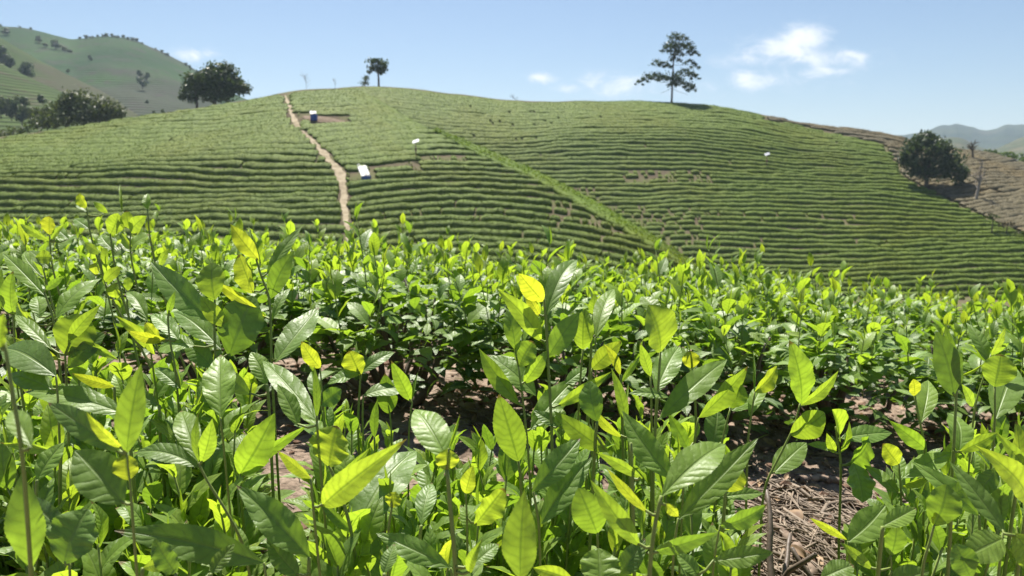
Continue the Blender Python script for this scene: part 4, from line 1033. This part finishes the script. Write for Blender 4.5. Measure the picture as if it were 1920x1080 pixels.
def hero_leaf(x0, y0, x1, y1, wpx, kind):
    (e0, e1), azs, (a0, a1), (f0, f1), (c0, c1) = KIND[kind]
    dd, i, c = near_stem(x0, y0)
    Lpx = math.hypot(x1 - x0, y1 - y0)
    if dd > 42:
        d = float(np.interp(y0, [430, 560, 700, 850, 950, 1080], [1.2, .9, .74, .62, .55, .46])) + hrg.uniform(-.02, .05)
        stems.append(dict(P=stem_world(d, [(x0, y0), (x0 + hrg.uniform(-6, 6), y0 + 30)]), pts=np.array([(x0, y0), (x0, y0 + 30)], float), d=d, r=.0016, leaves=MB(), x=x0, bi=bush_of(x0)))
        i = len(stems) - 1; c = np.array([x0, y0], float)
    s = stems[i]; d = s['d']
    P0 = at(x0, y0, d); Pc = at(c[0], c[1], d)
    el = R_(hrg.uniform(e0, e1)); az = R_(hrg.normal(0, azs * .6))
    n = V3(math.cos(el) * math.sin(az), -math.cos(el) * math.cos(az), math.sin(el))
    r1 = ray(x1, y1); den = r1 @ n
    d1 = ((P0 - CAM) @ n) / den
    mx = 1.7 * Lpx / F * d
    d1 = float(np.clip(d1, d - mx, d + mx))
    P1 = at(x1, y1, d1)
    a = P1 - P0; L = np.linalg.norm(a); a /= L
    rr = nrm(ray((x0 + x1) / 2, (y0 + y1) / 2))
    n = n - a * (n @ a); n = nrm(n)
    wd = np.cross(n, a); inpl = nrm(np.cross(a, rr))
    W = wpx / F * (d + d1) / 2 / max(abs(wd @ inpl), .45)
    W = min(W, L * 1.15)
    age = hrg.uniform(a0, a1)
    big = Lpx > 45
    sh = hrg.uniform(.82, .98) if W / L < .6 else hrg.uniform(1.05, 1.25)
    fold = hrg.uniform(f0, f1)
    if wpx < 11: fold = 1.0
    # arch so that base and tip stay where they are seen
    leaf(s['leaves'], P0, a, n, L, W * (1 + .15 * fold), age, hrg, 40 if big else 20, 8 if big else 6, curl=hrg.uniform(c0, c1), fold=fold, shape=sh)
    if np.linalg.norm(Pc - P0) > .002:
        mid = (Pc + P0) / 2 - V3(0, 0, .1 * np.linalg.norm(P0 - Pc))
        tube(s.setdefault('pet', MB()), [Pc, mid, P0 + a * L * .06], [s['r'] * .8, .0011, .0009], 5, GREEN)
for tok in LEAVES.replace('\n', '|').split('|'):
    tok = tok.split()
    if len(tok) == 6: hero_leaf(*map(float, tok[:5]), tok[5])
for s in stems:
    P = s['P']; k = len(P)
    tt = np.linspace(0, k - 1, (k - 1) * 4 + 1)
    Ps = np.stack([np.interp(tt, np.arange(k), P[:, j]) for j in range(3)], -1)
    for _ in range(3): Ps[1:-1] = (Ps[:-2] + 2 * Ps[1:-1] + Ps[2:]) / 4
    m = s.get('pet') or MB()
    tube(m, Ps, np.linspace(s['r'] * .8, s['r'] * 1.25, len(Ps)), 8, GREEN)
    par = broot[s['bi']]
    so = m.obj('young_shoot', M_STEM, par)
    if s['leaves'].V: s['leaves'].obj('leaves', M_LEAF, so)

# woody base and lower leaves of every foreground bush
GAPS = [[(680, 690), (800, 640), (900, 640), (900, 700), (880, 770), (890, 830), (840, 780), (760, 770), (700, 800)],
        [(1240, 640), (1330, 620), (1480, 660), (1700, 720), (1690, 770), (1560, 800), (1440, 840), (1400, 770), (1340, 720), (1250, 700)],
        [(1400, 830), (1560, 770), (1680, 820), (1640, 950), (1570, 1000), (1590, 1090), (1430, 1090), (1415, 950)],
        [(455, 955), (560, 935), (600, 1000), (560, 1075), (470, 1050)], [(175, 930), (220, 930), (225, 1010), (180, 1000)], [(745, 800), (800, 840), (790, 920), (730, 880)]]
def inpoly(x, y, poly):
    c = False; j = len(poly) - 1
    for i in range(len(poly)):
        (xi, yi), (xj, yj) = poly[i], poly[j]
        if (yi > y) != (yj > y) and x < (xj - xi) * (y - yi) / (yj - yi) + xi: c = not c
        j = i
    return c
frg = np.random.default_rng(31)
LIMIT = np.array([(-300, 560), (0, 590), (200, 610), (420, 640), (560, 680), (640, 760), (760, 800), (900, 790), (960, 740), (1180, 760), (1300, 800), (1420, 880), (1560, 900), (1680, 840), (1760, 780), (1950, 760), (2300, 740)], float)
nfill = [74, 78, 78, 60, 40, 54, 42, 6, 20, 62]
for bi, (xa, xb, (gx, gy), lb) in enumerate(BUSHES):
    root = broot[bi]; g = ORIGIN[root.name]
    mw = MB()
    for k in range(3 if bi == 7 else 7):
        az = frg.uniform(0, 6.28); hh = frg.uniform(.05, .12); sp = frg.uniform(.03, .12)
        b0 = g + V3(frg.normal(0, .015), frg.normal(0, .015), -.02); b2 = g + V3(math.cos(az) * sp, math.sin(az) * sp, hh)
        b1 = (b0 + b2) / 2 + frg.normal(0, .012, 3)
        t_ = np.linspace(0, 1, 9)[:, None]
        tube(mw, (1-t_)**2 * b0 + 2 * t_ * (1-t_) * b1 + t_**2 * b2 + frg.normal(0, .0012, (9, 3)), np.linspace(.0055, .0028, 9), 7, WOODY)
    mw.obj('woody_stems', M_STEM, root)
    made_ = 0; tries = 0
    while made_ < nfill[bi] and tries < 2500:
        tries += 1
        d = frg.uniform(.52, 1.05); xpx = frg.uniform(max(xa, -80), min(xb, 2000)); ypx = frg.uniform(640 if bi < 3 else 690, 1080)
        if ypx < np.interp(xpx, LIMIT[:, 0], LIMIT[:, 1]): continue
        if d < np.interp(ypx, [640, 800, 950, 1080], [.86, .74, .62, .52]): continue      # keeps clear of the tall shoots in front
        top = at(xpx, ypx, d)
        gx2, gy2 = top[0] + frg.normal(0, .02), top[1] + frg.normal(0, .02)
        gb = V3(gx2, gy2, float(gz(gx2, gy2)))
        h = top[2] - gb[2]
        if h < .06 or h > .40: continue
        ms, ml = gen_shoot(frg, h, int(frg.integers(9, 13)), 14, 6, frg.uniform(.82, 1.2), frg.uniform(.55, .85), frg.choice([.3, .45, .6]), .12)
        Vs = np.concatenate(ml.V) + gb
        X, Y, D = project(Vs[::9])
        if D.min() < .36: continue
        bad = np.mean([any(inpoly(a, b, p) for p in GAPS) for a, b in zip(X, Y)])
        if bad > (.03 if bi in (6, 7, 8) else .10): continue
        if np.mean(Y < np.interp(X, LIMIT[:, 0], LIMIT[:, 1]) - 30) > .02: continue
        ms.V = [v + gb for v in ms.V]; ml.V = [v + gb for v in ml.V]
        so = ms.obj('young_shoot', M_STEM, root); ml.obj('leaves', M_LEAF, so)
        made_ += 1

# ------------------------------------------------------------------ the tea hedge behind: bush after bush, copied with all their parts
SH = []
for i in range(12):
    ms, ml = gen_shoot(frg, frg.uniform(.12, .20), int(frg.integers(5, 8)), 8, 4, frg.uniform(1.0, 1.32), frg.uniform(.58, .8), frg.uniform(.22, .56))
    SH.append((ms.mesh('young_shoot', M_STEM), ml.mesh('leaves', M_LEAF)))
def bush_meshes(seed):
    rg = np.random.default_rng(seed); mw, mf = MB(), MB()
    H, Rr = .40, .27
    tips = []
    for k in range(16):
        az = rg.uniform(0, 6.28); sp = Rr * rg.uniform(.2, .95); hh = H * rg.uniform(.62, .95)
        b0 = V3(rg.normal(0, .025), rg.normal(0, .025), -.04); b2 = V3(math.cos(az) * sp, math.sin(az) * sp, hh)
        b1 = V3(b2[0] * .75, b2[1] * .75, hh * .35) + rg.normal(0, .02, 3)
        t_ = np.linspace(0, 1, 8)[:, None]
        P = (1-t_)**2 * b0 + 2 * t_ * (1-t_) * b1 + t_**2 * b2 + rg.normal(0, .004, (8, 3))
        tube(mw, P, np.linspace(rg.uniform(.008, .022), .003, 8), 6, WOODY); tips.append(P)
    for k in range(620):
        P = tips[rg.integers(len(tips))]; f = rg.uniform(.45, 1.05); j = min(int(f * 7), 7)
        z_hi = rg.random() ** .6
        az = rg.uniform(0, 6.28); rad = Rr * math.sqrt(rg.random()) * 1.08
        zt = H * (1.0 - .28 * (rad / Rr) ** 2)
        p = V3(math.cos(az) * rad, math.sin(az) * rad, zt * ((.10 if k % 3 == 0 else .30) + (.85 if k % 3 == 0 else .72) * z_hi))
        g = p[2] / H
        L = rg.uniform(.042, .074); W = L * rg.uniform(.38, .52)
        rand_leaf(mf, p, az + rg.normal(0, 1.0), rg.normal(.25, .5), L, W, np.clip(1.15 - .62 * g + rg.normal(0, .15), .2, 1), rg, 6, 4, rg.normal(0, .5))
    spots = []
    for k in range(24):
        az = rg.uniform(0, 6.28); rad = Rr * math.sqrt(rg.random())
        spots.append((V3(math.cos(az) * rad, math.sin(az) * rad, H * (1 - .28 * (rad / Rr) ** 2) - .125 + rg.normal(0, .02)), rg.uniform(0, 6.28), int(rg.integers(12)), rg.uniform(.8, 1.15)))
    return mw.mesh('woody_stems', M_STEM), mf.mesh('foliage', M_LEAF), spots
BV = [bush_meshes(500 + i) for i in range(5)]
CANOPY = np.array([(-300, 425), (0, 452), (150, 438), (300, 444), (450, 458), (640, 450), (800, 472), (960, 488), (1120, 500), (1280, 510), (1440, 532), (1600, 556), (1760, 568), (1920, 574), (2300, 590)], float)
HR = [(1.58, 0.80, 'second'), (2.25, 0.42, 'third'), (2.85, 0.14, 'fourth'), (3.5, 0.0, 'fifth')]
def place_bush(x, y, top, group, label, v):
    z0 = float(gz(x, y)); h = top - z0
    wm, fm, spots = BV[v % 5]
    root = empty('tea_bush', V3(x, y, z0), label, 'tea bush', group)
    sz = h / .42; sx = .5 * sz + .5
    rot = random.uniform(0, 6.28)
    root.rotation_euler = (0, 0, rot)
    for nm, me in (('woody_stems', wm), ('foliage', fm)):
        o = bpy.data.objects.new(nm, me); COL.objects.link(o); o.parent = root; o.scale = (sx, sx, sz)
    for (p, rz, k, s) in spots:
        so = bpy.data.objects.new('young_shoot', SH[k][0]); COL.objects.link(so); so.parent = root
        so.location = (p[0] * sx, p[1] * sx, p[2] * sz); so.rotation_euler = (0, 0, rz); so.scale = (s, s, s)
        lo = bpy.data.objects.new('leaves', SH[k][1]); COL.objects.link(lo); lo.parent = so
brg = np.random.default_rng(8)
for (Y, low, nm) in HR:
    half = .70 * Y + .26; step = .36
    xs_ = np.arange(-half, half + step, step)
    seen = 0
    for i, x in enumerate(xs_):
        y = Y + brg.normal(0, .05) + .05 * x; xx = x + brg.normal(0, .04)
        px_ = 960 + F * xx / y
        yc = np.interp(px_, CANOPY[:, 0], CANOPY[:, 1]) + low * 95
        top = CAM_Z + float(q_of_y(yc)) * y + brg.normal(0, .022)
        rpx = F * .26 / y
        inside = -rpx < px_ < 1920 + rpx
        seen += inside
        where = f'{ordinal(max(seen, 1))} from the left edge' if inside else ('just outside the left edge' if xx < 0 else 'just outside the right edge')
        place_bush(xx, y, top, f'tea bushes of the {nm} row', f'leafy tea bush in the {nm} row back, {where}', int(brg.integers(5)))

# ------------------------------------------------------------------ litter on the soil
lrg = np.random.default_rng(64)
mb = MB()
for i in range(1500):
    y = lrg.uniform(.55, 1.75); x = lrg.uniform(-.9, .9) * y
    if lrg.random() < .6: x, y = lrg.normal(.46, .12), lrg.uniform(.75, 1.25)
    L = lrg.uniform(.02, .13); az = lrg.normal(-.5, .9); tl = lrg.normal(0, .06)
    c = V3(x, y, 0); dv = V3(math.cos(az), math.sin(az), 0) * L / 2
    P = []
    for f in (-1, -.3, .4, 1):
        p = c + dv * f + V3(lrg.normal(0, .003), lrg.normal(0, .003), 0)
        p[2] = float(gz(p[0], p[1])) + .004 + (f * tl * L / 2 if tl * f > 0 else 0) + lrg.uniform(0, .006)
        P.append(p)
    tube(mb, P, lrg.uniform(.0006, .0016) * (1 if i % 12 else 2.4), 5)
tag(mb.obj('straw_litter', M_STRAW), 'dry brown straw scattered over the soil between the rows', 'straw', kind='stuff')
mb = MB()
ico = np.array([[0,0,1],[.894,0,.447],[.276,.851,.447],[-.724,.526,.447],[-.724,-.526,.447],[.276,-.851,.447],[.724,.526,-.447],[-.276,.851,-.447],[-.894,0,-.447],[-.276,-.851,-.447],[.724,-.526,-.447],[0,0,-1]], float)
icf = [[0,1,2],[0,2,3],[0,3,4],[0,4,5],[0,5,1],[1,6,2],[2,7,3],[3,8,4],[4,9,5],[5,10,1],[6,7,2],[7,8,3],[8,9,4],[9,10,5],[10,6,1],[11,7,6],[11,8,7],[11,9,8],[11,10,9],[11,6,10]]
cV, cT, n0 = [], [], 0
for i in range(3200):
    y = lrg.uniform(.6, 2.0); x = lrg.uniform(-.8, .85) * y
    r = .003 + .011 * lrg.random() ** 2.5
    v = ico * r * lrg.uniform(.65, 1.25, (12, 1)) * V3(1, lrg.uniform(.7, 1.1), lrg.uniform(.5, .9)) + V3(x, y, float(gz(x, y)) + r * .25)
    cV.append(v); cT.append(np.array(icf) + n0); n0 += 12
tag(link('soil_clods', mesh_data('soil_clods', np.concatenate(cV), None, M_CLOD, T=np.concatenate(cT), smooth=False)), 'crumbly clods of dry soil between the tea rows', 'soil', kind='stuff')
mb = MB()
for i in range(420):
    y = lrg.uniform(.6, 1.9); x = lrg.uniform(-.8, .85) * y
    az = lrg.uniform(0, 6.28); L = lrg.uniform(.025, .06)
    a = V3(math.cos(az), math.sin(az), lrg.normal(0, .2)); n = nrm(V3(lrg.normal(0, .3), lrg.normal(0, .3), 1))
    leaf(mb, V3(x, y, float(gz(x, y)) + .008), a, n, L, L * lrg.uniform(.3, .5), 1, lrg, 8, 4, curl=lrg.uniform(-.1, .25), fold=lrg.uniform(.1, .9))
tag(mb.obj('leaf_litter', M_DEADLEAF), 'curled dead brown leaves lying on the soil between the rows', 'dead leaves', kind='stuff')
def stick(name, label, pts, d, r0, r1, group=None):
    """dead branch lying on the ground along points seen in the photograph"""
    P = []
    for (x, y) in pts:
        rr = ray(x, y); t_ = .3
        for _ in range(400):
            p = CAM + rr * t_
            if p[2] <= float(gz(p[0], p[1])): break
            t_ += .004
        p[2] = float(gz(p[0], p[1])) + r0 * .8; P.append(p)
    P = np.array(P); k = len(P); tt = np.linspace(0, k - 1, (k - 1) * 5 + 1)
    Ps = np.stack([np.interp(tt, np.arange(k), P[:, j]) for j in range(3)], -1) + lrg.normal(0, r0 * .12, (len(tt), 3))
    m = MB(); tube(m, Ps, np.linspace(r0, r1, len(tt)) * lrg.uniform(.85, 1.15, len(tt)), 9)
    return tag(m.obj(name, M_TWIG), label, 'stick', group)
stick('dead_stick', 'short thick grey stick lying on the soil behind the dark hanging leaf', [(1498, 905), (1535, 903), (1580, 908)], 1, .0075, .0065)
stick('dead_branch', 'crooked pale branch on the straw at the bottom right', [(1440, 985), (1470, 1005), (1492, 1030), (1525, 1085)], 1, .0055, .0075)
stick('dead_branch', 'thin branch running along the soil under the second row', [(1500, 745), (1560, 760), (1640, 748)], 1, .006, .004)
stick('dead_branch', 'dark twig on the soil below the sparse bush', [(1405, 870), (1440, 905), (1490, 915)], 1, .004, .003)
stick('dead_branch', 'grey twig on bare soil left of centre', [(600, 950), (640, 985), (655, 1040)], 1, .005, .004)

# ------------------------------------------------------------------ the air over the valley
hz_ = bpy.data.materials.new('haze'); hz_.use_nodes = True
t = NT(hz_.node_tree)
pv_ = t.n('ShaderNodeVolumePrincipled', ins={'Color': (0.66, 0.83, 1.0, 1), 'Density': 0.00023, 'Anisotropy': 0.2})
t.link(pv_.outputs[0], t.n('ShaderNodeOutputMaterial').inputs[1])
m = MB(); box(m, (0, 1550, 58), (3000, 0, 0), (0, 1600, 0), (0, 0, 88))
tag(m.obj('haze', hz_, None, False), kind='stuff')
